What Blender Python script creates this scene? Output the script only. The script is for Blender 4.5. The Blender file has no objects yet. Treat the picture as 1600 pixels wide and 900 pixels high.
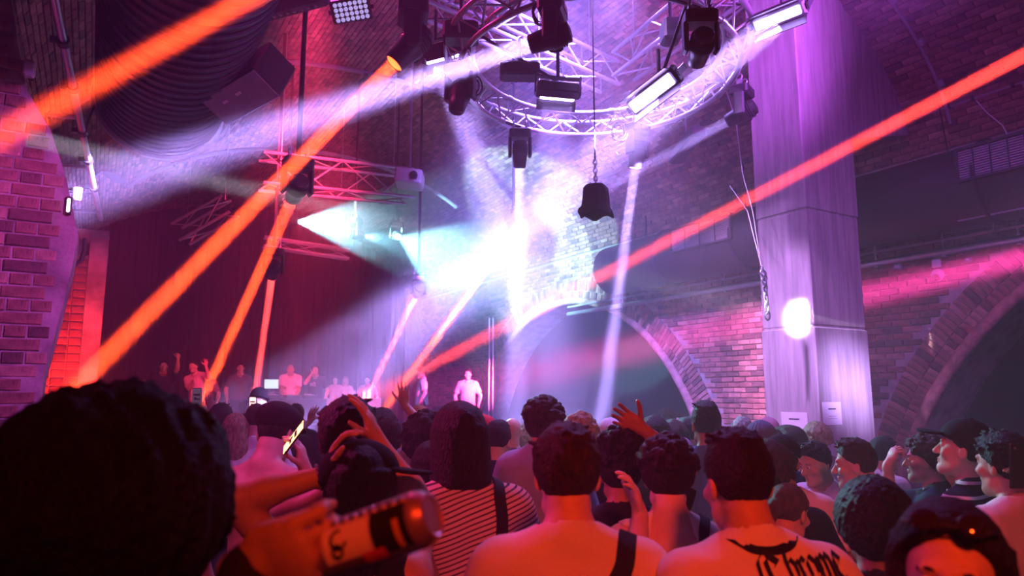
import bpy, bmesh, math, random
import numpy as np
from mathutils import Vector, Matrix, Quaternion
from mathutils.bvhtree import BVHTree

random.seed(7)
S = bpy.context.scene
COL = S.collection

# ---------------------------------------------------------------- camera
F = 1100.0                                   # focal length for a 1600 wide picture
YAW = math.atan(650 / F)
PIT = math.atan(165 / F)
CAM = Vector((0, 0, 1.85))
FW = Vector((math.sin(YAW) * math.cos(PIT), math.cos(YAW) * math.cos(PIT), math.sin(PIT)))
RT = Vector((math.cos(YAW), -math.sin(YAW), 0))
UP = RT.cross(FW)
cam_data = bpy.data.cameras.new('camera')
cam = bpy.data.objects.new('camera', cam_data)
COL.objects.link(cam)
S.camera = cam
cam_data.sensor_width = 36
cam_data.lens = 36 * F / 1600
cam_data.clip_start = 0.05
cam.matrix_world = Matrix(((RT.x, UP.x, -FW.x, CAM.x), (RT.y, UP.y, -FW.y, CAM.y),
                           (RT.z, UP.z, -FW.z, CAM.z), (0, 0, 0, 1)))
cam_data.dof.use_dof = True
cam_data.dof.focus_distance = 4.6
cam_data.dof.aperture_fstop = 2.8

# ---------------------------------------------------------------- world, exposure
W = bpy.data.worlds.new('world')
S.world = W
W.use_nodes = True
W.node_tree.nodes['Background'].inputs[0].default_value = (0.01, 0.009, 0.014, 1)
S.view_settings.view_transform = 'Standard'
S.view_settings.look = 'None'
S.view_settings.exposure = 0.0
S.view_settings.gamma = 1.0
S.view_settings.use_curve_mapping = False
S.cycles.max_bounces = 5
S.cycles.diffuse_bounces = 2
S.cycles.glossy_bounces = 2
S.cycles.volume_bounces = 0
S.cycles.use_denoising = True
S.cycles.sample_clamp_indirect = 4.0


def ray(px, py):
    return FW + RT * ((px - 800) / F) + UP * ((450 - py) / F)


def P(px, py, d):
    """the point seen at a pixel of the photograph, d metres in front of the lens"""
    return CAM + d * ray(px, py)


def onX(px, py, x):
    r = ray(px, py)
    return CAM + r * (x / r.x)


def onY(px, py, y):
    r = ray(px, py)
    return CAM + r * (y / r.y)


def onZ(px, py, z):
    r = ray(px, py)
    return CAM + r * ((z - CAM.z) / r.z)


def aim(o, loc, target, up='Y'):
    o.location = loc
    o.rotation_mode = 'QUATERNION'
    o.rotation_quaternion = (Vector(target) - Vector(loc)).to_track_quat('-Z', up)


def area(name, loc, target, size, spread, col, power, size_y=None):
    l = bpy.data.lights.new(name, 'AREA')
    l.shape = 'RECTANGLE' if size_y else 'DISK'
    l.size = size
    if size_y:
        l.size_y = size_y
    l.spread = math.radians(spread)
    l.color = col
    l.energy = power
    o = bpy.data.objects.new(name, l)
    COL.objects.link(o)
    aim(o, loc, target)
    return o


def spot(name, loc, target, radius, angle, col, power, blend=.15):
    l = bpy.data.lights.new(name, 'SPOT')
    l.shadow_soft_size = radius
    l.spot_size = math.radians(angle)
    l.spot_blend = blend
    l.color = col
    l.energy = power
    o = bpy.data.objects.new(name, l)
    COL.objects.link(o)
    aim(o, loc, target)
    return o


# colours of the show lights
ORANGE = (1.0, .06, .01)
HOTRED = (1.0, .05, .05)
PINK = (1.0, .05, .28)
VIOLET = (.46, .2, 1.0)
LILAC = (.46, .3, 1.0)
MAGENTA = (.85, .1, .75)
CYAN = (.3, .8, 1.0)

# wash lamps and added fill lights outside the picture (above, behind and beside the camera)
area('amber_wash', (-.5, -1.6, 3.7), (2.2, 2.6, 1.35), .4, 56, (1, .05, .005), 17)
area('violet_ceiling_wash', (4.6, 1.5, 4.7), (5.6, 8.5, 6.9), .5, 62, (.5, .09, .9), 150)
area('violet_wall_wash', (3.2, 1.0, 5.2), (7.9, 5.0, 2.0), .4, 75, (.45, .1, .9), 42)
area('magenta_pier_wash', (2.2, .2, 4.4), (-.9, 5.2, 2.4), .3, 50, (.7, .1, .9), 32)
area('stage_red_wash', (1.5, 6.2, 6.1), (4.2, 17.5, 1.6), .4, 30, (1, .03, .12), 170)
area('pink_crowd_wash', (1.2, 6.0, 6.3), (1.6, 3.2, 1.4), .5, 80, (1, .05, .4), 20)
area('violet_haze_fill', (3.4, 4.9, 6.6), (6.4, 10.0, 1.5), .4, 55, (.26, .17, 1), 620)  # added light that turns the haze violet
area('magenta_side_wash', (-.6, 3.9, 3.0), (1.3, 2.2, 1.4), .25, 60, (1, .05, .4), 9)
area('pillar_fill', (2.0, 4.0, 6.5), (6.1, 4.9, 2.4), .25, 26, (.62, .3, 1), 27)  # added light to brighten the pillar's left face
area('brick_fill', (3.2, 5.8, 6.5), (8.2, 6.7, 2.0), .25, 26, (.72, .3, 1), 75)  # added light to brighten the brickwork between arch and pillar
area('violet_crowd_wash', (4.6, 5.6, 6.3), (3.6, 4.2, 1.4), .5, 80, (.42, .24, 1), 105)


# ---------------------------------------------------------------- helpers
def principled(name, col, rough=.6, metal=0.0, spec=.4, noise=0.0, nscale=20.0, bump=0.0, bscale=60.0,
               emit=None, estr=0.0, stretch=None, col2=None):
    m = bpy.data.materials.new(name)
    m.use_nodes = True
    nt = m.node_tree
    b = nt.nodes['Principled BSDF']
    b.inputs['Base Color'].default_value = (*col, 1)
    b.inputs['Roughness'].default_value = rough
    b.inputs['Metallic'].default_value = metal
    b.inputs['Specular IOR Level'].default_value = spec
    if emit:
        b.inputs['Emission Color'].default_value = (*emit, 1)
        b.inputs['Emission Strength'].default_value = estr
    if noise or bump:
        tc = nt.nodes.new('ShaderNodeTexCoord')
        mp = nt.nodes.new('ShaderNodeMapping')
        nt.links.new(tc.outputs['Object'], mp.inputs[0])
        if stretch:
            mp.inputs['Scale'].default_value = stretch
    if noise:
        n = nt.nodes.new('ShaderNodeTexNoise')
        n.inputs['Scale'].default_value = nscale
        n.inputs['Detail'].default_value = 6
        nt.links.new(mp.outputs[0], n.inputs['Vector'])
        mix = nt.nodes.new('ShaderNodeMix')
        mix.data_type = 'RGBA'
        c2 = col2 or tuple(max(0, c * (1 - noise)) for c in col)
        c1 = col if col2 else tuple(min(1, c * (1 + noise)) for c in col)
        mix.inputs[6].default_value = (*c2, 1)
        mix.inputs[7].default_value = (*c1, 1)
        r = nt.nodes.new('ShaderNodeMapRange')
        r.inputs[1].default_value = .35
        r.inputs[2].default_value = .65
        nt.links.new(n.outputs['Fac'], r.inputs[0])
        nt.links.new(r.outputs[0], mix.inputs[0])
        nt.links.new(mix.outputs[2], b.inputs['Base Color'])
    if bump:
        n2 = nt.nodes.new('ShaderNodeTexNoise')
        n2.inputs['Scale'].default_value = bscale
        n2.inputs['Detail'].default_value = 5
        nt.links.new(mp.outputs[0], n2.inputs['Vector'])
        bp = nt.nodes.new('ShaderNodeBump')
        bp.inputs['Strength'].default_value = bump
        bp.inputs['Distance'].default_value = .02
        nt.links.new(n2.outputs['Fac'], bp.inputs['Height'])
        nt.links.new(bp.outputs[0], b.inputs['Normal'])
    return m


class MB:
    """collects simple shapes into one mesh"""
    def __init__(self):
        self.v = []
        self.f = []

    def add(self, vs, fs):
        o = len(self.v)
        self.v += [tuple(v) for v in vs]
        self.f += [tuple(i + o for i in f) for f in fs]
        return self

    def box(self, c, s, R=None, bev=0.0):
        hx, hy, hz = (x / 2 for x in s)
        if bev <= 0:
            vs = [Vector((x * hx, y * hy, z * hz)) for z in (-1, 1) for y in (-1, 1) for x in (-1, 1)]
            fs = [(0, 2, 3, 1), (4, 5, 7, 6), (0, 1, 5, 4), (2, 6, 7, 3), (0, 4, 6, 2), (1, 3, 7, 5)]
        else:
            b = min(bev, hx * .9, hy * .9, hz * .9)
            vs, fs = [], []
            prof = [(-hx + b, -hy), (hx - b, -hy), (hx, -hy + b), (hx, hy - b), (hx - b, hy), (-hx + b, hy), (-hx, hy - b), (-hx, -hy + b)]
            lay = [(-hz, b), (-hz + b, 0), (hz - b, 0), (hz, b)]
            for z, ins in lay:
                kx, ky = (hx - ins) / hx, (hy - ins) / hy
                vs += [Vector((x * kx, y * ky, z)) for x, y in prof]
            for l in range(3):
                for i in range(8):
                    j = (i + 1) % 8
                    fs.append((l * 8 + i, l * 8 + j, l * 8 + 8 + j, l * 8 + 8 + i))
            fs.append(tuple(range(7, -1, -1)))
            fs.append(tuple(range(24, 32)))
        if R is not None:
            vs = [R @ v for v in vs]
        c = Vector(c)
        return self.add([v + c for v in vs], fs)

    def tube(self, pts, r, n=8, caps=True, closed=False, r2=None):
        pts = [Vector(p) for p in pts]
        m = len(pts)
        vs, fs = [], []
        prev = None
        for i, p in enumerate(pts):
            if closed:
                t = (pts[(i + 1) % m] - pts[i - 1]).normalized()
            else:
                t = (pts[min(i + 1, m - 1)] - pts[max(i - 1, 0)]).normalized()
            if prev is None:
                a = Vector((0, 0, 1)) if abs(t.z) < .9 else Vector((1, 0, 0))
                u = t.cross(a).normalized()
            else:
                u = (prev - t * prev.dot(t)).normalized()
            prev = u
            w = t.cross(u)
            rr = r if r2 is None else r + (r2 - r) * i / max(1, m - 1)
            for k in range(n):
                an = 2 * math.pi * k / n
                vs.append(p + rr * (math.cos(an) * u + math.sin(an) * w))
        for i in range(m if closed else m - 1):
            j = (i + 1) % m
            for k in range(n):
                l = (k + 1) % n
                fs.append((i * n + k, i * n + l, j * n + l, j * n + k))
        if caps and not closed:
            fs.append(tuple(range(n - 1, -1, -1)))
            fs.append(tuple(range((m - 1) * n, m * n)))
        return self.add(vs, fs)

    def lathe(self, prof, origin, axis, n=16):
        """prof = [(distance along axis, radius)]"""
        axis = Vector(axis).normalized()
        a = Vector((0, 0, 1)) if abs(axis.z) < .9 else Vector((1, 0, 0))
        u = axis.cross(a).normalized()
        w = axis.cross(u)
        o = Vector(origin)
        vs, fs = [], []
        for d, r in prof:
            for k in range(n):
                an = 2 * math.pi * k / n
                vs.append(o + axis * d + max(r, 1e-4) * (math.cos(an) * u + math.sin(an) * w))
        for i in range(len(prof) - 1):
            for k in range(n):
                l = (k + 1) % n
                fs.append((i * n + k, i * n + l, (i + 1) * n + l, (i + 1) * n + k))
        fs.append(tuple(range(n - 1, -1, -1)))
        fs.append(tuple(range((len(prof) - 1) * n, len(prof) * n)))
        return self.add(vs, fs)

    def prism(self, poly, a, b, depth):
        """poly in the plane spanned by vectors a, b (poly holds 3-D points), pushed along depth"""
        poly = [Vector(p) for p in poly]
        d = Vector(depth)
        n = len(poly)
        vs = poly + [p + d for p in poly]
        fs = [tuple(range(n)), tuple(range(2 * n - 1, n - 1, -1))]
        fs += [(i, i + n, (i + 1) % n + n, (i + 1) % n) for i in range(n)]
        return self.add(vs, fs)

    def mesh(self, name, mat=None, smooth=False):
        me = bpy.data.meshes.new(name)
        me.from_pydata(self.v, [], self.f)
        me.update()
        bm = bmesh.new()
        bm.from_mesh(me)
        bmesh.ops.recalc_face_normals(bm, faces=bm.faces)
        bm.to_mesh(me)
        bm.free()
        if smooth:
            me.polygons.foreach_set('use_smooth', [True] * len(me.polygons))
            me.set_sharp_from_angle(angle=math.radians(40))
        if mat:
            me.materials.append(mat)
        return me

    def build(self, name, mat, parent=None, smooth=False):
        return link(name, self.mesh(name, mat, smooth), parent)


def link(name, me, parent=None):
    o = bpy.data.objects.new(name, me)
    COL.objects.link(o)
    if parent is not None:
        o.parent = parent
        # builders of placed things work in world space: keep it so
        o.matrix_parent_inverse = parent.matrix_world.inverted() if parent.get('_world') else Matrix()
    return o


def tag(o, label=None, cat=None, group=None, kind=None):
    if label:
        o['label'] = label
    if cat:
        o['category'] = cat
    if group:
        o['group'] = group
    if kind:
        o['kind'] = kind
    return o


def thing(name, label, cat, loc=(0, 0, 0), group=None, world=True):
    """an Empty at the thing's base; with world=True its parts are built in world coordinates"""
    o = bpy.data.objects.new(name, None)
    COL.objects.link(o)
    o.empty_display_size = .1
    o.location = loc
    o.matrix_world = Matrix.Translation(Vector(loc))
    if world:
        o['_world'] = 1
    return tag(o, label, cat, group)


def struct(name, mb, mat, smooth=False):
    o = mb.build(name, mat, None, smooth) if isinstance(mb, MB) else link(name, mb)
    o['kind'] = 'structure'
    return o


M = {}
M['brick'] = principled('brick', (.27, .125, .095), .85, noise=.35, nscale=9, bump=.5, bscale=40)
M['brick_dark'] = principled('brick_dark', (.13, .07, .06), .85, noise=.3, nscale=9, bump=.5, bscale=40)
M['brick_pale'] = principled('brick_pale', (.4, .22, .16), .85, noise=.3, nscale=9, bump=.5, bscale=40)
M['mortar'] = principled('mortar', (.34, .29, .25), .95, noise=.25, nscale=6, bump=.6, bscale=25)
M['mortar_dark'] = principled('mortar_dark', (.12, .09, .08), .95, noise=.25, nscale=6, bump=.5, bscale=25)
M['concrete'] = principled('concrete', (.42, .38, .36), .85, noise=.22, nscale=3, bump=.35, bscale=18, stretch=(6, 6, .5))
M['floor'] = principled('floor', (.06, .055, .055), .55, noise=.3, nscale=3, bump=.1, bscale=30)
M['black'] = principled('black_metal', (.018, .018, .02), .45, bump=.05, bscale=200)
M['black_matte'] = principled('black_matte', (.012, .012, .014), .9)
M['duct'] = principled('duct_black', (.014, .014, .018), .5, noise=.2, nscale=4)
M['alu'] = principled('aluminium', (.62, .6, .62), .32, metal=.85, noise=.08, nscale=14)
M['steel'] = principled('steel', (.5, .5, .52), .35, metal=.9)
M['grey'] = principled('grey_paint', (.3, .28, .3), .6, noise=.1, nscale=8)
M['white'] = principled('white_plastic', (.7, .68, .68), .5)
M['paper'] = principled('paper', (.8, .78, .78), .8)
M['ink'] = principled('ink', (.01, .01, .012), .8)
M['cable'] = principled('cable', (.02, .02, .02), .6)
M['drape'] = principled('drape', (.022, .018, .022), .95, bump=.3, bscale=6, stretch=(1, 1, .05))

# ---------------------------------------------------------------- the hall
XL, XR = -1.0, 8.2                # side walls
XC, ZC, VA, VB = 3.6, 4.6, 4.6, 2.41   # brick vault: half ellipse over the hall
Y0, Y1 = -4.5, 20.6
EXTR = 11.2                       # back of the side arches


def vault(t):
    return Vector((XC + VA * math.cos(t), 0, ZC + VB * math.sin(t)))


struct('floor', MB().box(((XL + EXTR) / 2, (Y0 + Y1) / 2, -.1), (EXTR - XL + .6, Y1 - Y0 + .6, .2)), M['floor'])

# the vault's mortar bed with real bricks laid on it
N = 48
mb = MB()
vs, fs = [], []
for i in range(N + 1):
    t = math.pi * i / N
    p = vault(t)
    q = p + Vector((math.cos(t), 0, math.sin(t))) * .35
    vs += [(p.x, Y0, p.z), (p.x, Y1, p.z), (q.x, Y1, q.z), (q.x, Y0, q.z)]
for i in range(N):
    a, b = i * 4, i * 4 + 4
    for k in range(4):
        l = (k + 1) % 4
        fs.append((a + k, b + k, b + l, a + l))
fs += [(0, 1, 2, 3), (N * 4 + 3, N * 4 + 2, N * 4 + 1, N * 4)]
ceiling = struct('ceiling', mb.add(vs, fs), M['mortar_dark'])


def brick_mesh(name, w, h, d, mat, b=.006):
    """a brick with its face towards +Z, chamfered, seated on z = 0"""
    x, y = w / 2, h / 2
    vs = [(-x, -y, -.01), (x, -y, -.01), (x, y, -.01), (-x, y, -.01),
          (-x, -y, d - b), (x, -y, d - b), (x, y, d - b), (-x, y, d - b),
          (-x + b, -y + b, d), (x - b, -y + b, d), (x - b, y - b, d), (-x + b, y - b, d)]
    fs = [(8, 9, 10, 11)]
    for k in range(4):
        l = (k + 1) % 4
        fs += [(k, l, l + 4, k + 4), (k + 4, l + 4, l + 8, k + 8)]
    me = bpy.data.meshes.new(name)
    me.from_pydata(vs, [], fs)
    me.materials.append(mat)
    return me, vs, fs


BW, BH, BD, JT = .215, .066, .02, .011
BR = [brick_mesh('brick', BW, BH, BD, M['brick'])[0], brick_mesh('brick', BW, BH, BD + .004, M['brick_dark'])[0],
      brick_mesh('brick', BW, BH, BD - .003, M['brick_pale'])[0]]
BRH = [brick_mesh('brick', .104, BH, BD, M['brick'])[0], brick_mesh('brick', .104, BH, BD + .004, M['brick_dark'])[0]]
_, BV, BF = brick_mesh('brick_proto', BW, BH, BD, M['brick'])
bpy.data.meshes.remove(bpy.data.meshes['brick_proto'])


def frame(o, x, z):
    """matrix with local x along the course and local z out of the wall"""
    x = Vector(x).normalized()
    z = Vector(z).normalized()
    y = z.cross(x)
    return Matrix(((x.x, y.x, z.x, o[0]), (x.y, y.y, z.y, o[1]), (x.z, y.z, z.z, o[2]), (0, 0, 0, 1)))


def lay(parent, mats, key, n_single=300, stuff_name='brickwork', mat=None):
    """mats = list of placement matrices; the n_single that rank lowest in key become objects, the rest one mesh"""
    order = sorted(range(len(mats)), key=lambda i: key(mats[i]))
    inv = parent.matrix_world.inverted()
    for i in order[:n_single]:
        me = BR[random.choice((0, 0, 0, 1, 2))]
        o = bpy.data.objects.new('brick', me)
        COL.objects.link(o)
        o.parent = parent
        o.matrix_local = inv @ mats[i] @ Matrix.Rotation(random.uniform(-.006, .006), 4, 'Z')
    rest = order[n_single:]
    if rest:
        A = np.array([[*row] for i in rest for row in mats[i]], dtype=np.float32).reshape(len(rest), 4, 4)
        V = np.array(BV, dtype=np.float32)
        rs = np.random.default_rng(3)
        V = V[None].repeat(len(rest), 0)
        V[:, 4:, 2] += rs.uniform(-.006, .005, (len(rest), 1))
        W4 = np.einsum('nij,nvj->nvi', A[:, :3, :3], V) + A[:, None, :3, 3]
        me = bpy.data.meshes.new(stuff_name)
        nb, nv = len(rest), len(BV)
        fs = []
        for b in range(nb):
            fs += [tuple(i + b * nv for i in f) for f in BF]
        me.from_pydata(W4.reshape(-1, 3).tolist(), [], fs)
        for m in (M['brick'], M['brick_dark'], M['brick_pale']):
            me.materials.append(m)
        mi = np.repeat(rs.choice([0, 0, 0, 1, 2], nb), len(BF)).astype(np.int32)
        me.polygons.foreach_set('material_index', mi)
        o = link(stuff_name, me, parent)
        o['kind'] = 'stuff'
    return order


def camdist(m):
    p = m.translation - CAM
    d = p.dot(FW)
    if d < .5:
        return 1e3
    u, v = p.dot(RT) / d * F, p.dot(UP) / d * F
    return d if abs(u) < 830 and abs(v) < 480 else 100 + d


# vault bricks (visible stretch)
mats = []
arc = []
L = 0
pp = vault(.0)
for i in range(1, 4001):
    t = math.pi * i / 4000
    p = vault(t)
    L += (p - pp).length
    pp = p
    arc.append((L, t))
row = 0
s = .05
k = 0
while s < L - .05:
    while arc[k][0] < s:
        k += 1
    t = arc[k][1]
    p = vault(t)
    nrm = Vector((-math.cos(t) / VA, 0, -math.sin(t) / VB)).normalized()
    y = 2.6 + (BW + JT) / 2 * (row % 2)
    while y < 20.4:
        pw = Vector((p.x, y, p.z))
        mm = frame(pw, (0, 1, 0), nrm)
        if camdist(mm) < 100:
            mats.append(mm)
        y += BW + JT
    s += BH + JT
    row += 1
lay(ceiling, mats, lambda m: camdist(m) + (0 if m.translation.x > 4.6 else 3), 300, 'vault_brickwork')

# right wall with its two wide arches
ARCHES = [(1.17, -.27, 3.88), (11.75, -.27, 3.92)]


def in_arch(y, z, grow=0.0):
    return any((y - a) ** 2 + (z - b) ** 2 < (r + grow) ** 2 for a, b, r in ARCHES)


def arch_outline(a, b, r, n=28):
    t0 = math.asin(-b / r)
    return [(a + r * math.cos(t0 + (math.pi - 2 * t0) * i / n), b + r * math.sin(t0 + (math.pi - 2 * t0) * i / n)) for i in range(n + 1)]


out = [(Y0, 0)]
o1 = arch_outline(*ARCHES[0])
o2 = arch_outline(*ARCHES[1])
poly = [(Y0, 0)] + o1[::-1] + o2[::-1] + [(Y1, 0), (Y1, ZC + .2), (Y0, ZC + .2)]
wall_right = struct('wall_right', MB().prism([(XR, y, z) for y, z in poly], None, None, (.75, 0, 0)), M['mortar'])
mats = []
z = .9
row = 0
while z < 4.55:
    y = 2.2 + (BW + JT) / 2 * (row % 2)
    while y < 19:
        g = .46 if abs(y - 4.7) < 3 or abs(y - 8.2) < 3 else .46
        if not in_arch(y - BW / 2, z, g) and not in_arch(y + BW / 2, z, g):
            mats.append(frame((XR, y, z), (0, 1, 0), (-1, 0, 0)))
        y += BW + JT
    z += BH + JT
    row += 1
# the brick rings around the arches: three rows of bricks standing on the curve
ring_mats = []
for a, b, r in ARCHES:
    for ri in range(2):
        rc = r + .03 + BW / 2 + ri * (BW + JT)
        n = int(math.pi * rc / (BH + JT))
        for i in range(n):
            t = math.pi * (i + .5 * (ri % 2)) / n
            y, z = a + rc * math.cos(t), b + rc * math.sin(t)
            if z > .8 and y > 1.5:
                ring_mats.append(frame((XR, y, z), (0, math.cos(t), math.sin(t)), (-1, 0, 0)))
lay(wall_right, mats + ring_mats, camdist, 300, 'brickwork')
# moulded edge of each arch and the dark rooms behind
for a, b, r in ARCHES:
    o = MB().tube([(XR - .02, y, z) for y, z in arch_outline(a, b, r + .05, 60)], .07, 10).build('arch_edge', M['brick_pale'], wall_right, True)
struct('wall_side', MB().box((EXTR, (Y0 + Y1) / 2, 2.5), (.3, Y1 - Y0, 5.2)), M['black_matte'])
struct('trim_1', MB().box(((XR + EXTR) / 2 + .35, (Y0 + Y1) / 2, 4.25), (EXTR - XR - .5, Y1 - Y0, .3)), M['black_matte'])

# far wall behind the stage, hung with black drape in folds; wall behind the camera
mb = MB()
n = 240
vs, fs = [], []
for i in range(n + 1):
    x = XL - .1 + (EXTR - XL + .1) * i / n
    yy = Y1 - .25 + .07 * math.sin(i * .9) + .03 * math.sin(i * 2.3)
    vs += [(x, yy, 0), (x, yy, 7.2), (x, Y1 + .25, 7.2), (x, Y1 + .25, 0)]
for i in range(n):
    a, b = i * 4, i * 4 + 4
    for k in range(4):
        l = (k + 1) % 4
        fs.append((a + k, a + l, b + l, b + k))
struct('wall_back', mb.add(vs, fs), M['drape'], True)
struct('wall_front', MB().box(((XL + EXTR) / 2, Y0 - .15, 3.6), (EXTR - XL, .3, 7.4)), M['mortar_dark'])

# left wall: dark mortar with a brick pier standing out of it near the camera
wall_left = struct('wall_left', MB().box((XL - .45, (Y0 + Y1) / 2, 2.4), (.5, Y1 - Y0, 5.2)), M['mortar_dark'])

# near pier on the left: rough brick and plaster, leaning out as it rises
PY = 5.0
edge_px = [(8, -60), (17, 0), (30, 80), (42, 140), (80, 205), (104, 280), (113, 325), (122, 365), (112, 420), (92, 500), (66, 592)]
edge = [onY(px, py, PY) for px, py in edge_px]
poly = [Vector((p.x, PY, p.z)) for p in edge] + [Vector((edge[-1].x - .02, PY, 0)), Vector((-1.3, PY, 0)), Vector((-1.3, PY, edge[0].z))]
M['plaster'] = principled('rough_plaster', (.34, .27, .25), .9, noise=.4, nscale=5, bump=.9, bscale=14)
pier = struct('trim_2', MB().prism(poly, None, None, (0, .45, 0)), M['plaster'])


def inside(x, z, pl):
    c = False
    for i in range(len(pl)):
        a, b = pl[i], pl[i - 1]
        if (a.z > z) != (b.z > z) and x < (b.x - a.x) * (z - a.z) / (b.z - a.z) + a.x:
            c = not c
    return c


mats = []
z, row = .9, 0
rr = random.Random(5)
while z < 4.6:
    head = row % 2
    st = .104 + JT if head else BW + JT
    x = -1.1 + (0 if head else .03)
    while x < 0:
        if all(inside(x + a, z + b, poly) for a in (-.045, .045) for b in (-.03, .03)):
            mm = frame((x, PY + rr.uniform(.004, .014), z), (1, 0, 0), (0, -1, 0))
            if head or not inside(x + .1, z, poly):
                mm = mm @ Matrix.Diagonal((.48, 1, 1, 1))
            mats.append(mm)
        x += st
    z += BH + JT
    row += 1
lay(pier, mats, camdist, 300, 'pier_brickwork')

# second pier: a toothed brick quoin lit red, with its rough flank beside it
QY = 8.0
xa, xb, xc = onY(84, 500, QY).x, onY(130, 500, QY).x, onY(160, 500, QY).x
qt = onY(110, 398, QY).z
quoin = struct('trim_3', MB().box(((xa - .9 + xc) / 2, QY + .55, 1.75), (xc - xa + .9, .7, 3.5)), M['mortar'])
z, row = .5, 0
while z < qt:
    wide = (row // 2) % 2
    w = BW * .62
    mm = Matrix.Identity(4)
    for j, (x, mesh) in enumerate([(xb - .055, BRH[0]), (xb - .17, BRH[1 if wide else 0])] + ([(xb - .285, BRH[0])] if wide else [])):
        o = bpy.data.objects.new('brick', mesh)
        COL.objects.link(o)
        o.parent = quoin
        o.matrix_local = frame((x, QY - (.0 if not wide else 0) + .0, z), (1, 0, 0), (0, -1, 0)) @ Matrix.Diagonal((1.03, 1, 1, 1)) @ Matrix.Translation((0, 0, .0))
    z += BH + JT
    row += 1
# solid core the quoin bricks are bonded to
MB().box((xb - .12, QY + .1, qt / 2), (.235, .2, qt)).build('core', M['mortar'], quoin)
MB().box(((xb + xc) / 2, QY + .14, qt / 2 + .1), (xc - xb, .12, qt + .2)).build('flank', M['plaster'], quoin)
area('red_quoin_light', (.15, 6.1, 1.2), (xb - .1, QY, 1.9), .12, 60, (1, .03, .012), 40)

# concrete pillar in three lifts, the gusset wall between it and the vault
px0, px1, py0, py1 = 6.12, 7.0, 4.47, 5.12
secs = [(0, 2.52, 0), (2.52, 3.72, -.012), (3.72, 6.6, -.004)]
pillar = struct('trim_4', MB().box(((px0 + px1) / 2, (py0 + py1) / 2, 3.3), (px1 - px0 - .04, py1 - py0 - .04, 6.6)), M['concrete'])
for z0, z1, e in secs:
    MB().box(((px0 + px1) / 2, (py0 + py1) / 2, (z0 + z1) / 2), (px1 - px0 + 2 * e, py1 - py0 + 2 * e, z1 - z0 - .014), bev=.012).build('concrete_lift', M['concrete'], pillar)
gz = [(px1 - .03, 4.64)] + [(vault(math.pi * i / 60).x - .01, vault(math.pi * i / 60).z - .01) for i in range(2, 20) if vault(math.pi * i / 60).x > px0 - .0]
gz += [(px1 - .03, vault(math.acos((px1 - XC) / VA)).z - .01)]
gz = [g for g in gz if g[0] >= px1 - .04]
gz = sorted(gz[1:-1], key=lambda g: -g[0])
gp = [(px1 - .03, 4.62), (XR - .03, 4.9)] + gz + [(px1 - .03, vault(math.acos((px1 - XC) / VA)).z)]
struct('trim_5', MB().prism([(x, py0 + .02, z) for x, z in gp], None, None, (0, .6, 0)), M['concrete'])

# two notices on the pillar
def sheet(o, u, v, w, h, nrm, label):
    t = thing('notice', label, 'sign', o)
    o, u, v, nrm = Vector(o), Vector(u), Vector(v), Vector(nrm)
    R = Matrix((u, v, nrm)).transposed()
    MB().box(o + nrm * .016, (w, h, .003), R).build('sheet', M['paper'], t)
    mb = MB().box(o + nrm * .0185 + v * h * .2, (w * .4, h * .055, .001), R)
    mb.build('heading', M['ink'], t)
    mb = MB()
    for i, ww in enumerate((.42, .5)):
        for j in range(7):
            mb.box(o + nrm * .0185 - v * h * (.12 + .1 * i) + u * w * ww * ((j + .5) / 7 - .5), (w * ww / 9.5, h * .025, .001), R)
    mb.build('small_print', M['grey'], t)


sheet(onX(1243, 662, px0), (0, -1, 0), (0, 0, 1), .31, .23, (-1, 0, 0), 'bright white paper notice on the left face of the concrete pillar')
sheet(onY(1298, 646, py0), (1, 0, 0), (0, 0, 1), .29, .22, (0, -1, 0), 'purple shaded paper notice on the right, darker face of the concrete pillar')

# ---------------------------------------------------------------- services on the right wall
DX, DZ, DR = 7.72, 3.98, .42
t = thing('air_duct', 'fat dark round air duct running along the right wall behind the pillar', 'duct', (DX, 2, DZ))
MB().tube([(DX, y, DZ) for y in (1.0, 4.0, 7.0, 9.6)], DR, 28).build('duct_pipe', M['duct'], t, True)
mb = None
for y in [1.9 + 1.55 * i for i in range(5)]:
    MB().tube([(DX + (DR + .012) * math.cos(a), y, DZ + (DR + .012) * math.sin(a)) for a in [2 * math.pi * i / 28 for i in range(28)]], .022, 6, closed=True).build('seam_band', M['duct'], t, True)
for y in (2.6, 5.6, 8.7):
    MB().box((DX, y, DZ + DR + .18), (.03, .03, .4)).build('hanger', M['black'], t)
    MB().box((DX, y, DZ - DR - .02), (.5, .05, .05)).build('cradle', M['black'], t)


def grille(y, w, h, label):
    g = thing('vent_grille', label, 'vent', (DX - DR, y, DZ))
    x = DX - DR * .93
    mb = MB()
    for a, b, c, d in ((0, h / 2, w, .03), (0, -h / 2, w, .03), (-w / 2, 0, .03, h), (w / 2, 0, .03, h)):
        mb.box((x, y + a, DZ + .12 + b), (.12, c, d))
    mb.build('vent_frame', M['duct'], g)
    MB().box((x + .05, y, DZ + .12), (.02, w, h)).build('backing', M['black_matte'], g)
    n = int(h / .024)
    for i in range(n):
        MB().box((x - .035, y, DZ + .12 - h / 2 + h * (i + .5) / n), (.03, w - .03, .011), Matrix.Rotation(.5, 3, 'Y')).build('slat', M['grey'], g)
    for i in range(1, 4):
        MB().box((x - .05, y - w / 2 + w * i / 4, DZ + .12), (.012, .01, h)).build('mullion', M['duct'], g)


ga = onX(1550, 252, DX - DR)
gb = onX(1095, 382, DX - DR)
grille(ga.y, .62, .32, 'slatted vent grille in the dark duct at the right edge of the picture')
grille(gb.y, 1.15, .34, 'slatted vent grille in the far stretch of duct left of the pillar')

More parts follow.
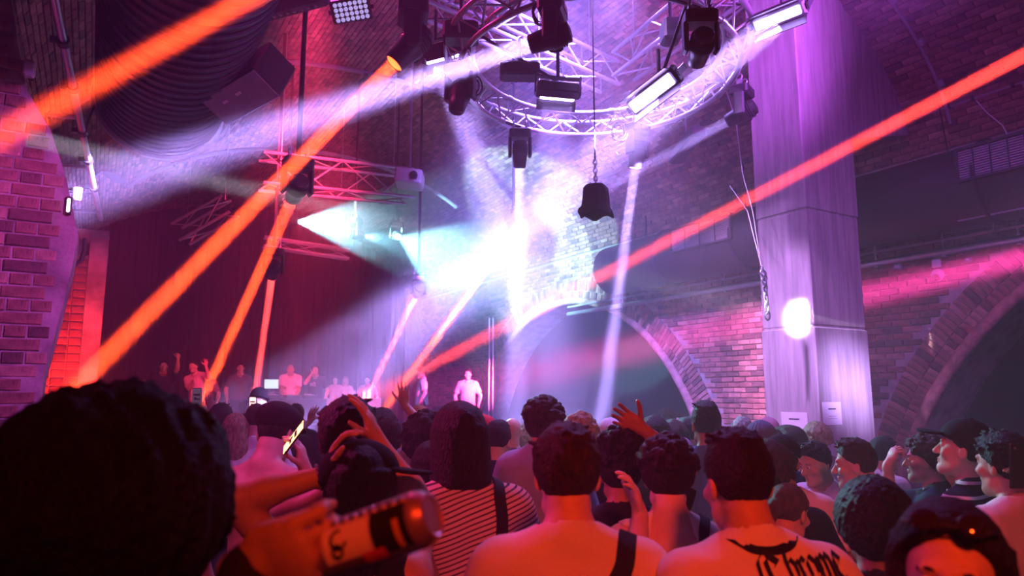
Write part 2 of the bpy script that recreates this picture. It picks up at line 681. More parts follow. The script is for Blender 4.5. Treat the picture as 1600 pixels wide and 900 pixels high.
# flat cable tray below the duct, near right
t = thing('wall_panel', 'dull flat panel slung under the duct at the right edge', 'panel', onX(1570, 335, 7.7))
MB().box(onX(1575, 333, 7.7), (.35, .8, .05), bev=.01).build('panel', M['grey'], t)
MB().tube([onX(1552, 338, 7.9), onX(1552, 360, 8.0), onX(1545, 365, 8.05)], .008, 6).build('cable', M['grey'], t)

for name, dz, r, m, lab in (('wall_pipe', 3.42, .042, 'alu', 'thicker of the two shiny pipes running along the right brick wall under the duct'),
                            ('wall_pipe', 3.56, .02, 'grey', 'thin pipe running just above the thicker pipe on the right brick wall')):
    t = thing(name, lab, 'pipe', (XR - .1, 2, dz))
    MB().tube([(XR - .1, y, dz) for y in (.5, 4, 8, 11.5)], r, 10).build('pipe', M[m], t, True)
    for y in (3.45, 4.2, 5.0, 7.4, 9.8):
        MB().box((XR - .06, y, dz), (.1, .035, r * 2.6)).tube([(XR - .1, y, dz), (XR - .1, y, dz + .12)], .01, 6).build('bracket', M['alu'], t)

z0 = 5.03
t = thing('conduit', 'pale straight conduit with black clips along the foot of the vault on the right', 'pipe', (XR, 2, z0))
MB().tube([(XR - .09, y, z0 + .03) for y in (.5, 2, 4.35)], .02, 8).build('pipe', M['grey'], t, True)
for y in (2.4, 2.9, 3.35, 3.75, 4.0):
    MB().box((XR - .09, y, z0 + .03), (.06, .03, .06)).build('clip', M['black'], t)
hp = Vector((XR - .09, 3.72, z0))
t = thing('hanging_wire', 'thin pale loose wire dangling from the conduit on the right', 'wire', hp)
MB().tube([hp, hp + Vector((-.02, -.1, -.18)), hp + Vector((.02, -.22, -.36)), hp + Vector((0, -.3, -.6))], .006, 5).build('wire', M['white'], t)
t = thing('hanging_wire', 'black wire hanging from the conduit beside the concrete gusset', 'wire', hp + Vector((0, .3, 0)))
MB().tube([hp + Vector((-.04, .38, .5)), hp + Vector((-.05, .36, 0)), hp + Vector((0, .34, -.5))], .007, 5).build('wire', M['cable'], t)
# conduit climbing the vault
CY = 4.0
t = thing('conduit', 'pale conduit climbing the brick vault with three small clip boxes, upper right', 'pipe', (XR - .2, CY, 5.1))
pts = []
for i in range(13):
    an = .11 + .75 * i / 12
    p = vault(an)
    q = Vector((math.cos(an), 0, math.sin(an) * 1.3)).normalized()
    pts.append(Vector((p.x, CY, p.z)) - q * .08)
MB().tube(pts, .018, 8).build('pipe', M['grey'], t, True)
for px, py in ((1461, 126), (1428, 68), (1392, 12)):
    r = ray(px, py)
    q = min(pts, key=lambda p: ((p - CAM).normalized() - r.normalized()).length)
    MB().box(q + Vector((-.03, -.04, 0)), (.09, .06, .05), Matrix.Rotation(.9, 3, 'Y'), bev=.01).build('clip_box', M['grey'], t)

# dome camera and small boxes on the wall
c = onX(1465, 425, XR - .02)
t = thing('dome_camera', 'white dome security camera under its square box on the right brick wall', 'camera', c)
MB().box(c + Vector((.0, 0, .1)), (.05, .1, .1), bev=.01).build('junction_box', M['white'], t)
MB().lathe([(0, .075), (.03, .075), (.06, .06), (.075, .03)], c + Vector((.02, 0, -.03)), (-.85, 0, -.5), 20).build('housing', M['white'], t, True)
MB().lathe([(0, .04), (.03, .036), (.045, .02), (.05, .001)], c + Vector((.02, 0, -.03)) + Vector((-.85, 0, -.5)).normalized() * .065, (-.85, 0, -.5), 16).build('lens_dome', M['black'], t, True)
for px, py, w, lab in ((1514, 406, .07, 'small dark grey sensor box on the wall right of the dome camera'),
                       (1503, 395, .06, 'tiny pale box hung under the thick pipe, right of the dome camera'),
                       (1403, 416, .12, 'flat pink lit box under the pipes beside the pillar')):
    c = onX(px, py, XR - .02)
    t = thing('wall_box', lab, 'box', c)
    MB().box(c, (.05, w, w * .75), bev=.008).build('case', M['grey'], t)
    MB().box(c + Vector((-.028, 0, 0)), (.006, w * .5, w * .3)).build('plate', M['white'], t)

# ---------------------------------------------------------------- trussing
def truss_line(mbm, mbl, a, b, size, up=(0, 0, 1), r=.024, step=.3, tri=False):
    a, b = Vector(a), Vector(b)
    d = (b - a).normalized()
    u = Vector(up)
    u = (u - d * u.dot(d)).normalized()
    w = d.cross(u)
    offs = [(-.5, -.5), (.5, -.5), (.5, .5), (-.5, .5)] if not tri else [(-.5, .35), (.5, .35), (0, -.5)]
    ch = [(a + size * (x * w + y * u), b + size * (x * w + y * u)) for x, y in offs]
    for p, q in ch:
        mbm.append(MB().tube([p, q], r, 8))
    n = max(2, int((b - a).length / step))
    m = len(ch)
    for k in range(m):
        p0, p1 = ch[k]
        q0, q1 = ch[(k + 1) % m]
        for i in range(n):
            s0, s1 = i / n, (i + 1) / n
            if i % 2:
                mbl.tube([p0.lerp(p1, s0), q0.lerp(q1, s1)], r * .45, 5)
            else:
                mbl.tube([q0.lerp(q1, s0), p0.lerp(p1, s1)], r * .45, 5)


def straight_truss(label, a, b, size, **kw):
    t = thing('lighting_truss', label, 'truss', a)
    ch, lat = [], MB()
    truss_line(ch, lat, a, b, size, **kw)
    for c in ch:
        c.build('chord', M['alu'], t, True)
    lat.build('lattice', M['alu'], t, True)['kind'] = 'stuff'
    for q in (.12, .88):
        p = Vector(a).lerp(Vector(b), q)
        z_ = ZC + VB * math.sqrt(max(0, 1 - ((p.x - XC) / VA) ** 2)) + .01
        MB().tube([p + Vector((0, 0, size * .45)), Vector((p.x, p.y, z_))], .006, 5).build('hanging_cable', M['steel'], t)
    return t


# round truss: two upper chords and one lower chord, zigzag webs between them
RC = Vector((3.735, 4.81, 4.69))
hh = Vector((math.sin(YAW), math.cos(YAW), 0))
RN = (Vector((0, 0, 1)) + math.tan(math.radians(3.3)) * hh).normalized()
RU = RN.cross(hh).normalized()
RVv = RN.cross(RU)
RR = 1.25


def ringp(a, r, h):
    return RC + r * (math.cos(a) * RU + math.sin(a) * RVv) + h * RN


RING = [(RR, 0), (RR + .12, .2), (RR - .12, .2)]
t = thing('round_truss', 'round aluminium lighting truss hanging over the crowd', 'truss', RC)
for r, h in RING:
    MB().tube([ringp(2 * math.pi * i / 96, r, h) for i in range(96)], .025, 10, closed=True).build('chord', M['alu'], t, True)
NB = 40
for k in range(3):
    (r0, h0), (r1, h1) = RING[k], RING[(k + 1) % 3]
    for i in range(NB):
        a0, a1 = 2 * math.pi * i / NB, 2 * math.pi * (i + 1) / NB
        if i % 2:
            r0_, h0_, r1_, h1_ = r1, h1, r0, h0
        else:
            r0_, h0_, r1_, h1_ = r0, h0, r1, h1
        MB().tube([ringp(a0, r0_, h0_), ringp(a1, r1_, h1_)], .0105, 6).build('brace', M['alu'], t, True)
for i in range(6):
    a = 2 * math.pi * (i + .25) / 6
    for r, h in RING:
        MB().tube([ringp(a - .025, r, h), ringp(a + .025, r, h)], .033, 10).build('coupler', M['steel'], t, True)
for i, a in enumerate((.35, 2.0, 3.5, 5.1)):
    p = ringp(a, RR, .2)
    q = Vector((p.x, p.y, ZC + VB * math.sqrt(max(0, 1 - ((p.x - XC) / VA) ** 2)) - .02))
    MB().tube([p, q], .004, 5).build('hanging_cable', M['steel'], t)

# square truss above the ring: one corner towards the camera's right, two arms
ZT = 5.75
c0 = onZ(953, 138, ZT - .15) + Vector((0, 0, .15))
a0 = onZ(640, 5, ZT - .15) + Vector((0, 0, .15))
b0 = onZ(1100, 28, ZT - .15) + Vector((0, 0, .15))
straight_truss('box truss above the ring running from its corner to the upper left', c0, c0 + (a0 - c0) * 1.02, .3, step=.33)
straight_truss('box truss above the ring running from its corner to the upper right', c0 + (b0 - c0).normalized() * .32, c0 + (b0 - c0) * 1.25, .3, step=.33)

# far trusses over the stage
straight_truss('far ladder truss behind the dark moving head, upper left of the stage', P(408, 268, 9.5), P(640, 292, 10.5), .42, step=.45)
straight_truss('faint truss in the dark on the far left above the stage', P(282, 366, 11.0), P(360, 322, 11.0), .3, step=.4)
straight_truss('far thin truss below the cyan lamp', P(412, 378, 12.0), P(545, 398, 12.6), .16, step=.4)


# curved conduits following the vault
def rib(y, r, z, label, t0=.28, t1=2.75, mat='grey', drop=.1):
    o = thing('arched_conduit', label, 'pipe', (XC, y, z))
    pts = []
    for i in range(41):
        an = math.pi - t1 + (t1 - t0) * i / 40 if False else t0 + (t1 - t0) * i / 40
        p = vault(an)
        pts.append(Vector((XC + (p.x - XC) * (1 - drop / 4), y, p.z - drop)))
    MB().tube(pts, r, 7).build('pipe', M[mat], o, True)
    for i in range(4, 40, 6):
        MB().box(pts[i], (.07, .05, .07)).build('clip', M['black'], o)


rib(10.3, .035, 6.6, 'pale conduit arching across the vault behind the orange beam', .9, 2.7)
rib(13.0, .04, 6.6, 'second, farther conduit arching across the vault above the stage', .8, 2.6, drop=.6)

# ---------------------------------------------------------------- show lamps: every lamp carries its own light
LENS = {}


def lens_mat(col, strength):
    key = (col, strength)
    if key not in LENS:
        LENS[key] = principled('lit_lens', (.1, .1, .1), .2, emit=col, estr=strength)
    return LENS[key]


M['dark_lens'] = principled('dark_lens', (.03, .03, .035), .08, spec=.8)


def ring_arm(t, p):
    best = min((ringp(2 * math.pi * i / 180, r, h) for r, h in RING for i in range(180)), key=lambda q: (q - p).length)
    if (best - p).length < .9:
        MB().tube([p, best], .014, 8).build('truss_arm', M['black'], t)


def moving_head(label, lens, target, s=1.0, lit=None, power=0, spread=1.5, rad=.045, glow=12, kind='area', group=None, rise=.0, blend=.15, ring=False):
    lens, target = Vector(lens), Vector(target)
    d = (target - lens).normalized()
    piv = lens - d * .19 * s
    ax = d.cross(Vector((0, 0, 1)))
    ax = ax.normalized() if ax.length > .05 else RT.copy()
    fwd = Vector((0, 0, 1)).cross(ax).normalized()
    R = Matrix((ax, fwd, Vector((0, 0, 1)))).transposed()
    base = piv + Vector((0, 0, .235 * s))
    t = thing('moving_head_lamp', label, 'lamp', base + Vector((0, 0, .12 * s)), group)
    MB().box(base, (.27 * s, .2 * s, .12 * s), R, bev=.02 * s).build('base', M['black'], t)
    MB().box(base - fwd * .102 * s, (.12 * s, .006, .05 * s), R).build('display', M['dark_lens'], t)
    for sg in (-1, 1):
        p = piv + ax * sg * .125 * s
        mb = MB().box(p + Vector((0, 0, .07 * s)), (.042 * s, .12 * s, .27 * s), R, bev=.018 * s)
        mb.build('yoke_arm', M['black'], t)
        c = base + ax * sg * .08 * s + Vector((0, 0, .06 * s))
        mb = MB().box(c + Vector((0, 0, .03 * s)), (.03 * s, .05 * s, .06 * s), R)
        mb.tube([c + Vector((0, 0, .085 * s)) + .035 * s * (math.cos(an) * fwd + math.sin(an) * Vector((0, 0, 1))) for an in [.2 + i * .55 for i in range(11)]], .009 * s, 6)
        mb.build('hook_clamp', M['steel'], t)
    if rise > 0:
        zt_ = ZC + VB * math.sqrt(1 - ((base.x - XC) / VA) ** 2) + .01
        MB().tube([base + Vector((0, 0, .1 * s)), Vector((base.x, base.y, zt_))], .02, 8).build('drop_pole', M['black'], t)
    if ring:
        ring_arm(t, base + Vector((0, 0, .1 * s)))
    prof = [(-.15, .04), (-.14, .078), (-.06, .096), (.02, .1), (.035, .09), (.12, .082), (.185, .076), (.192, .07), (.18, .062)]
    h = MB().lathe([(a * s, b * s) for a, b in prof], piv, d, 20).build('lamp_body', M['black'], t, True)
    mb = MB()
    for k in range(5):
        mb.lathe([(-.1 * s + k * .022 * s, .0975 * s), (-.092 * s + k * .022 * s, .103 * s), (-.088 * s + k * .022 * s, .0975 * s)], piv, d, 20)
    mb.build('cooling_fin', M['black_matte'], h, True)
    if lit:
        MB().lathe([(0, .063 * s), (.004, .058 * s), (.006, .001)], piv + d * .181 * s, d, 20).build('lens', lens_mat(lit, glow), h, True)
        loc = piv + d * .2 * s
        if kind == 'area':
            area('beam', loc, loc + d, 2 * rad, spread, lit, power)
        else:
            spot('beam', loc, loc + d, rad, spread, lit, power, blend)
    else:
        MB().lathe([(0, .063 * s), (.004, .058 * s), (.006, .001)], piv + d * .181 * s, d, 20).build('lens', M['dark_lens'], h, True)
    return t


PW = 1.0
GR = 'moving head lamps'
moving_head('big black moving head with an orange beam, upper left of the round truss', P(615, 100, 5.0), P(112, 612, 4.3), 1.05, ORANGE, 190, 1.6, .05, 10, group=GR)
moving_head('moving head on the front of the round truss throwing a wide white beam left', P(828, 70, 4.75), P(150, 292, 5.6), .85, LILAC, 230, 9.5, .058, 14, ring=True, group=GR)
moving_head('unlit black moving head hanging from the left rim of the round truss', P(713, 172, 5.7), P(690, 260, 5.4), .9, ring=True, group=GR)
moving_head('unlit moving head with pink reflections on the right front of the round truss', P(1088, 98, 4.9), P(1065, 180, 5.4), .82, ring=True, group=GR)
moving_head('moving head on the far rim of the round truss with a thin pale downward beam', P(992, 263, 7.2), P(942, 640, 7.2), .95, LILAC, 90, 4.2, .05, 8, ring=True, group=GR)
moving_head('hazy moving head on the right rim of the round truss aiming down left', P(1136, 190, 6.6), P(800, 375, 8.0), .85, LILAC, 40, 5, .05, 10, ring=True, group=GR)
moving_head('hazy washed out moving head on the left far rim of the round truss', P(812, 262, 7.1), P(806, 560, 7.6), .8, LILAC, 130, 9, .05, 5, ring=True, group=GR)
moving_head('dark moving head with an orange beam, left, in front of the far ladder truss', P(457, 310, 5.6), P(322, 612, 9.6), .82, ORANGE, 120, 1.0, .05, 10, rise=1, group=GR)
moving_head('small far moving head left of the stage, thin red beam nearly straight down', P(425, 432, 9.5), P(399, 616, 12.5), .95, HOTRED, 130, .8, .05, 4, rise=1.2, group=GR)
moving_head('small far moving head over the stage, thin pinkish beam down left', P(650, 462, 10.5), P(570, 630, 14.5), .8, HOTRED, 190, .8, .045, 4, rise=1.2, group=GR)
moving_head('far moving head in the haze, orange beam ending at the raised hand', P(793, 376, 10.0), P(590, 655, 8.6), .9, ORANGE, 190, 1.2, .045, 4, rise=1.2, group=GR)
moving_head('left cyan lamp shining a broad cone sideways across the haze', P(462, 346, 10.5), onX(860, 376, XR), .85, CYAN, 7200, 46, .03, 60, 'spot', rise=.8, group=GR)
moving_head('right cyan lamp shining a second cone inside the first', P(567, 368, 11.5), onX(860, 425, XR), .85, CYAN, 5200, 38, .03, 60, 'spot', rise=.8, group=GR)
moving_head('third, tiny cyan lamp close beside the second cyan lamp', P(622, 370, 12.0), P(1330, 690, 3.6), .8, CYAN, 6000, 20, .03, 25, 'spot', rise=.8, group=GR)
# lamps outside the picture whose beams cross it
area('near_left_beam', P(640, -140, 2.9), P(-40, 235, 3.7), .08, 3.4, ORANGE, 150)
area('right_beam', P(1800, -18, 3.6), P(745, 533, 11.5), .09, 1.5, (1, .05, .03), 135)
area('right_wall_beam', (7.72, .6, 3.42), P(770, 597, 14.0), .14, 5, (1, .04, .34), 150)
area('pillar_spot_beam', (-.4, 4.4, 3.2), onX(1247, 497, px0), .1, 3.4, (.85, .78, 1), 9)
area('pillar_flank_beam', (1.6, -2.5, 4.6), onY(1330, 600, py0), .2, 7, (.55, .35, 1), 9)


def strobe(label, c, along, face, w, power, spread, tgt, glow=25, width=.07):
    """LED bar: dark housing with a bright strip on its open side"""
    c, u, d = Vector(c), Vector(along).normalized(), Vector(face).normalized()
    u = (u - d * u.dot(d)).normalized()
    v = d.cross(u)
    R = Matrix((u, v, d)).transposed()
    t = thing('strobe_light', label, 'lamp', c - d * .2, 'strobe bars on the trusses')
    MB().box(c - d * .07, (w + .07, .15, .12), R, bev=.02).build('housing', M['black'], t)
    MB().box(c + d * .002, (w, width, .02), R, bev=.006).build('led_strip', lens_mat(LILAC, glow), t)
    for sg in (-1, 1):
        MB().box(c - d * .12 + u * sg * (w / 2 + .05), (.015, .05, .2), R).build('bracket', M['black'], t)
        MB().box(c + d * .03 + v * sg * .085, (w + .05, .006, .09), R @ Matrix.Rotation(sg * -.35, 3, 'X')).build('barn_door', M['black'], t)
    MB().box(c - d * .2, (w + .12, .04, .015), R).build('mount', M['black'], t)
    MB().tube([c - d * .2, c - d * .2 + Vector((0, 0, .3))], .016, 8).build('drop_pole', M['black'], t)
    ring_arm(t, c - d * .16)
    area('strobe_glow', c + d * .1, c + d * .1 + (Vector(tgt) - c), w * .9, spread, LILAC, power, width)
    return t


strobe('lit white strobe bar left of the round truss, behind the unlit head', P(692, 90, 6.5), P(720, 98, 6.5) - P(668, 82, 6.5), P(735, 190, 6.3) - P(692, 90, 6.5), .31, 270, 17, P(815, 430, 8.2))
strobe('lit white strobe bar hanging inside the round truss at its left', P(871, 152, 6.2), P(897, 160, 6.2) - P(845, 146, 6.2), P(868, 250, 6.0) - P(871, 152, 6.2), .3, 130, 24, P(850, 480, 7.4))
strobe('long lit strobe bar seen through the right half of the round truss', P(1018, 146, 5.4), P(1050, 122, 5.3) - P(986, 172, 5.5), P(1000, 165, 5.2) - P(1018, 146, 5.4), .4, 200, 9, P(600, 575, 9.5), 40, .09)
strobe('long lit strobe bar at the top right against the concrete pillar', P(1215, 28, 5.6), P(1248, 9, 5.6) - P(1183, 48, 5.6), P(1190, 70, 5.2) - P(1215, 28, 5.6), .36, 320, 14, P(850, 330, 7.0), 40)

# blinder panel and lens batten, top left
c = P(549, 17, 5.3)
n = (P(560, 60, 4.6) - c).normalized()
u = (P(577, 13, 5.3) - P(520, 20, 5.3)).normalized()
u = (u - n * u.dot(n)).normalized()
v = n.cross(u)
R = Matrix((u, v, n)).transposed()
t = thing('blinder_panel', 'square lamp panel with rows of round lavender lenses, top left', 'lamp', c)
MB().box(c - n * .05, (.3, .17, .1), R, bev=.015).build('housing', M['black'], t)
MB().box(c - n * .05 + v * .0, (.34, .03, .03), R).tube([c - n * .05, c - n * .05 + Vector((0, 0, .4))], .015, 6).build('mount', M['black'], t)
lm = lens_mat((.5, .42, .9), .9)
for i in range(7):
    for j in range(4):
        MB().lathe([(0, .0165), (.008, .015), (.014, .008), (.015, .001)], c + u * (i - 3) * .037 + v * (j - 1.5) * .036, n, 10).build('lens', lm, t, True)
a, b = P(425, 26, 5.6), P(500, 6, 5.4)
d = (b - a).normalized()
t = thing('lens_batten', 'dark lamp batten with a row of small round lenses at the top left', 'lamp', a)
w = d.cross(Vector((0, 0, 1))).normalized()
up_ = w.cross(d)
R = Matrix((d, w, up_)).transposed()
MB().box((a + b) / 2 + up_ * .06, ((b - a).length + .1, .1, .13), R, bev=.01).build('housing', M['black'], t)
for i in range(7):
    q = a.lerp(b, (i + .3) / 7)
    MB().lathe([(0, .017), (.012, .014), (.015, .003)], q - up_ * .0, ray(460, 15) * -1, 10).build('lens', M['steel'], t, True)

# hoist chain bag on its cable
c = P(931, 312, 5.6)
t = thing('chain_bag', 'black cloth chain bag hanging on a chain in the middle of the room', 'bag', c)
prof = [(.12, .02), (.118, .075), (.09, .1), (.02, .106), (-.06, .112), (-.1, .135), (-.125, .14), (-.12, .12)]
vs, fs = [], []
n = 28
for z, r in prof:
    for k in range(n):
        an = 2 * math.pi * k / n
        rr_ = r * (1 + (.1 if z < .1 else .12) * math.cos(4 * an + .6) * (1 if z < -.05 else .5) + .03 * math.sin(7 * an))
        vs.append(c + Vector((rr_ * math.cos(an), rr_ * math.sin(an), z * 1.0 + (.018 * math.sin(5 * an) if z < -.09 else 0))))
for i in range(len(prof) - 1):
    for k in range(n):
        l = (k + 1) % n
        fs.append((i * n + k, i * n + l, (i + 1) * n + l, (i + 1) * n + k))
fs.append(tuple(range(n)))
MB().add(vs, fs).build('bag', M['black_matte'], t, True)


def chain_links(t, a, b, n, r=.016, w=.005, m='steel'):
    a, b = Vector(a), Vector(b)
    d = (b - a).normalized()
    s1 = d.cross(Vector((.3, .9, .1))).normalized()
    s2 = d.cross(s1)
    for i in range(n):
        c_ = a.lerp(b, (i + .5) / n)
        s_ = s1 if i % 2 else s2
        hl = (b - a).length / n * .72
        pts = [c_ + d * (hl * math.sin(an)) + s_ * (r * math.cos(an)) for an in [2 * math.pi * k / 10 for k in range(10)]]
        MB().tube(pts, w, 5, closed=True).build('chain_link', M[m], t, True)


top = c + Vector((0, 0, .12))
chain_links(t, top, top + Vector((0, 0, .24)), 7)
for sg in (-1, 1):
    MB().tube([top + Vector((sg * .05, 0, -.01)) + Vector((.02 * math.cos(a_), 0, .022 * math.sin(a_))) for a_ in [2 * math.pi * k / 10 for k in range(10)]], .005, 5, closed=True).build('shackle', M['steel'], t, True)
MB().tube([top + Vector((0, 0, .22)), top + Vector((0, 0, .85)), Vector((c.x, c.y, 6.85))], .006, 6).build('cable', M['cable'], t)
# hoist chain bunch left of the pillar
c = P(1190, 420, 6.7)
t = thing('hoist_chain', 'bunch of shiny hoist chain hanging close to the left edge of the concrete pillar', 'chain', c)
chain_links(t, c + Vector((0, 0, .02)), c - Vector((-.05, 0, .32)), 9, .022, .007)
chain_links(t, c + Vector((.04, 0, -.02)), c + Vector((.07, .02, -.42)), 9, .02, .007)
MB().tube([c + Vector((0, 0, .02)), P(1168, 330, 7.0), P(1140, 290, 7.4)], .005, 5).tube([c, P(1176, 330, 7.0), P(1160, 270, 7.2), P(1150, 190, 7.4), Vector((5.2, 5.2, 6.85))], .004, 5).build('wire', M['steel'], t)
MB().tube([c + Vector((.07, .02, -.44)) + Vector((.035 * math.cos(a_), 0, .045 * math.sin(a_))) for a_ in [2 * math.pi * k / 12 for k in range(12)]], .009, 6, closed=True).build('shackle', M['steel'], t, True)

# cable loops taped to the ring beside two of the heads
for px, py, d_, lab in ((735, 135, 5.8, 'coiled black cable beside the unlit head on the left rim of the round truss'),
                        (845, 20, 4.7, 'black cable loop above the wide white moving head'),
                        (965, 205, 6.5, 'thin cable loop on the far rim of the round truss')):
    c = P(px, py, d_)
    t = thing('cable_loop', lab, 'cable', c)
    for k in range(3):
        r = .05 + .014 * k
        if not k:
            ring_arm(t, c)
        MB().tube([c + RT * (r * math.cos(a_) + .01 * k) + Vector((0, 0, r * 1.2 * math.sin(a_))) + FW * (.02 * math.sin(3 * a_ + k)) for a_ in [2 * math.pi * i / 16 for i in range(16)]], .006, 5, closed=True).build('loop', M['cable'], t, True)

# ---------------------------------------------------------------- upper left: duct, speaker, poles
ya = 1.3
e = P(252, 158, 6.3)
t = thing('spiral_duct', 'large black ribbed round duct under the vault, top left', 'duct', (e.x, 3, e.z))
r0 = .5
MB().tube([(e.x, y, e.z + .0) for y in (.6, 2, 4, e.y)], r0, 40).build('duct_pipe', M['duct'], t, True)
mb = MB()
y = .8
while y < e.y:
    MB().tube([(e.x + (r0 + .004) * math.cos(a_), y, e.z + (r0 + .004) * math.sin(a_)) for a_ in [2 * math.pi * k / 40 for k in range(40)]], .014, 6, closed=True).build('rib', M['duct'], t, True)
    y += .12
MB().tube([(e.x + (r0 + .015) * math.cos(a_), e.y, e.z + (r0 + .015) * math.sin(a_)) for a_ in [2 * math.pi * k / 40 for k in range(40)]], .03, 8, closed=True).build('end_flange', M['steel'], t, True)

q = [P(338, 158, 5.2), P(424, 106, 4.9), P(412, 150, 5.1), P(331, 196, 5.4)]
u = (q[1] - q[0] + q[2] - q[3]).normalized()
v = (q[3] - q[0] + q[2] - q[1])
v = (v - u * v.dot(u)).normalized()
nn = u.cross(v).normalized()
if nn.dot(FW) > 0:
    nn = -nn
c = sum(q, Vector()) / 4
wd, ht = (q[1] - q[0]).length, (q[3] - q[0]).length
R = Matrix((u, v, nn)).transposed()
if R.determinant() < 0:
    R = Matrix((u, v, -nn)).transposed()
t = thing('hung_speaker', 'black speaker box hung under the duct with two small white labels', 'speaker', c)
MB().box(c - nn * .17, (wd, ht, .34), R, bev=.012).build('cabinet', M['black'], t)
MB().box(c + nn * .002, (wd * .96, ht * .9, .012), R).build('front_panel', M['grey'], t)
for a_, b_ in ((-.2, -.12), (.05, -.14)):
    MB().box(c + u * a_ * wd + v * b_ * ht + nn * .01, (.05, .02, .006), R).build('white_label', M['white'], t)
MB().tube([c - nn * .2 - v * ht * .5, c - nn * .2 - v * ht * .5 + Vector((0, 0, .5))], .012, 6).build('hanging_rod', M['black'], t)

t = thing('service_pole', 'magenta lit metal pole with clamps sloping down the upper left', 'pole', P(155, 335, 6.5))
a, b = P(80, -25, 3.6), P(157, 342, 6.6)
pole_a, pole_b = a.copy(), b.copy()
MB().tube([a, b], .024, 10).build('pole', M['alu'], t, True)
for s_ in (.15, .3, .48, .62, .78):
    p = a.lerp(b, s_)
    d = (b - a).normalized()
    MB().lathe([(-.025, .036), (.025, .036)], p, d, 10).box(p + Vector((-.04, 0, 0)), (.05, .03, .03)).build('clamp', M['black'], t)
for s_ in (.42, .66, .82, .95):
    p = a.lerp(b, s_)
    MB().tube([p, p + Vector((-.2, .05, 0))], .014, 6).build('bracket', M['alu'], t)
for px, py, d_, lab in ((46, 108, 4.2, 'small lamp bracket on the pier at the upper left edge'), (121, 303, 5.6, 'small pale box beside the pole on the left pier')):
    c = P(px, py, d_)
    t = thing('wall_box', lab, 'box', c)
    MB().box(c, (.06, .06, .1), bev=.01).build('case', M['white'], t)
    MB().box(c + Vector((0, .08, -.0)), (.03, .12, .03)).build('arm', M['black'], t)
c = onY(107, 321, PY - .02)
t = thing('pier_lamp', 'tiny bright white lamp on the edge of the left brick pier', 'lamp', c)
MB().box(c + Vector((0, .01, 0)), (.035, .03, .12), bev=.008).build('case', M['black'], t)
MB().box(c + Vector((0, -.008, 0)), (.018, .012, .085), bev=.005).build('bulb', lens_mat((.8, .75, 1), 6), t)
t = thing('cable_hook', 'thick black cable curling down over the red brick quoin', 'cable', P(128, 395, 6.2))
MB().tube([P(133, 372, 5.9), P(132, 392, 5.9), P(126, 408, 5.85), P(114, 416, 5.8), P(100, 415, 5.8)], .018, 8).build('cable', M['cable'], t, True)
for px, py, d_, lab in ((180, 278, 7.6, 'lower of two slim reflector paddles by the pole, upper left'), (176, 160, 6.4, 'upper of two slim reflector paddles by the pole, upper left')):
    c = P(px, py, d_)
    t = thing('reflector_paddle', lab, 'lamp', c)
    dd = (P(px + 18, py + 8, d_) - c).normalized()
    MB().lathe([(-.15, .004), (-.1, .03), (0, .042), (.1, .03), (.15, .004)], c, dd, 12).build('paddle', M['grey'], t, True)
    MB().tube([c - dd * .15, pole_a.lerp(pole_b, .72 if py > 200 else .5)], .01, 6).build('arm', M['black'], t)

# projector box, pink lit, hung under the vault over the stage
c = P(640, 280, 9.5)
t = thing('projector_box', 'boxy pale projector case with a red lit side, hung over the stage', 'projector', c)
R = Matrix.Rotation(-.5, 3, 'Z') @ Matrix.Rotation(.12, 3, 'Y')
MB().box(c, (.36, .4, .2), R, bev=.02).build('case', M['white'], t)
MB().lathe([(0, .05), (.05, .05), (.05, .03)], c + R @ Vector((.08, -.2, 0)), R @ Vector((0, -1, 0)), 12).build('lens', M['black'], t, True)
MB().tube([c + Vector((0, 0, .1)), Vector((c.x, c.y, ZC + VB * math.sqrt(1 - ((c.x - XC) / VA) ** 2) + .01))], .018, 6).build('drop_pole', M['grey'], t)
c = P(826, 690, 30)

# dark equipment boxes hung among the trusses
for px, py, d_, sz, lab in ((812, 112, 6.4, (.36, .2, .13), 'dark oblong lamp box inside the round truss, behind the white beam'),
                            (720, 52, 6.0, (.3, .2, .16), 'dark ballast box on the box truss above the left strobe bar'),
                            (1048, 50, 6.2, (.16, .2, .2), 'dark clamp box on the box truss left of the pink lit moving head'),
                            (1072, 228, 7.6, (.16, .9, .12), 'long dark speaker bar against the vault below the round truss')):
    c = P(px, py, d_)
    t = thing('equipment_box', lab, 'box', c)
    MB().box(c, sz, Matrix.Rotation(-.5, 3, 'Z'), bev=.02).build('case', M['duct'], t)
    MB().tube([c, c + Vector((0, 0, .32))], .014, 6).build('mount', M['black'], t)

# ---------------------------------------------------------------- people: smooth bodies from blended volumes
def axis(lo, hi, coarse, fines):
    xs = [lo]
    while xs[-1] < hi:
        x = xs[-1]
        h = coarse
        for a, b, f in fines:
            if a - f <= x <= b:
                h = min(h, f)
            elif x < a < x + h:
                h = min(h, max(f, a - x))
        xs.append(x + h)
    return np.array(xs, dtype=np.float32)


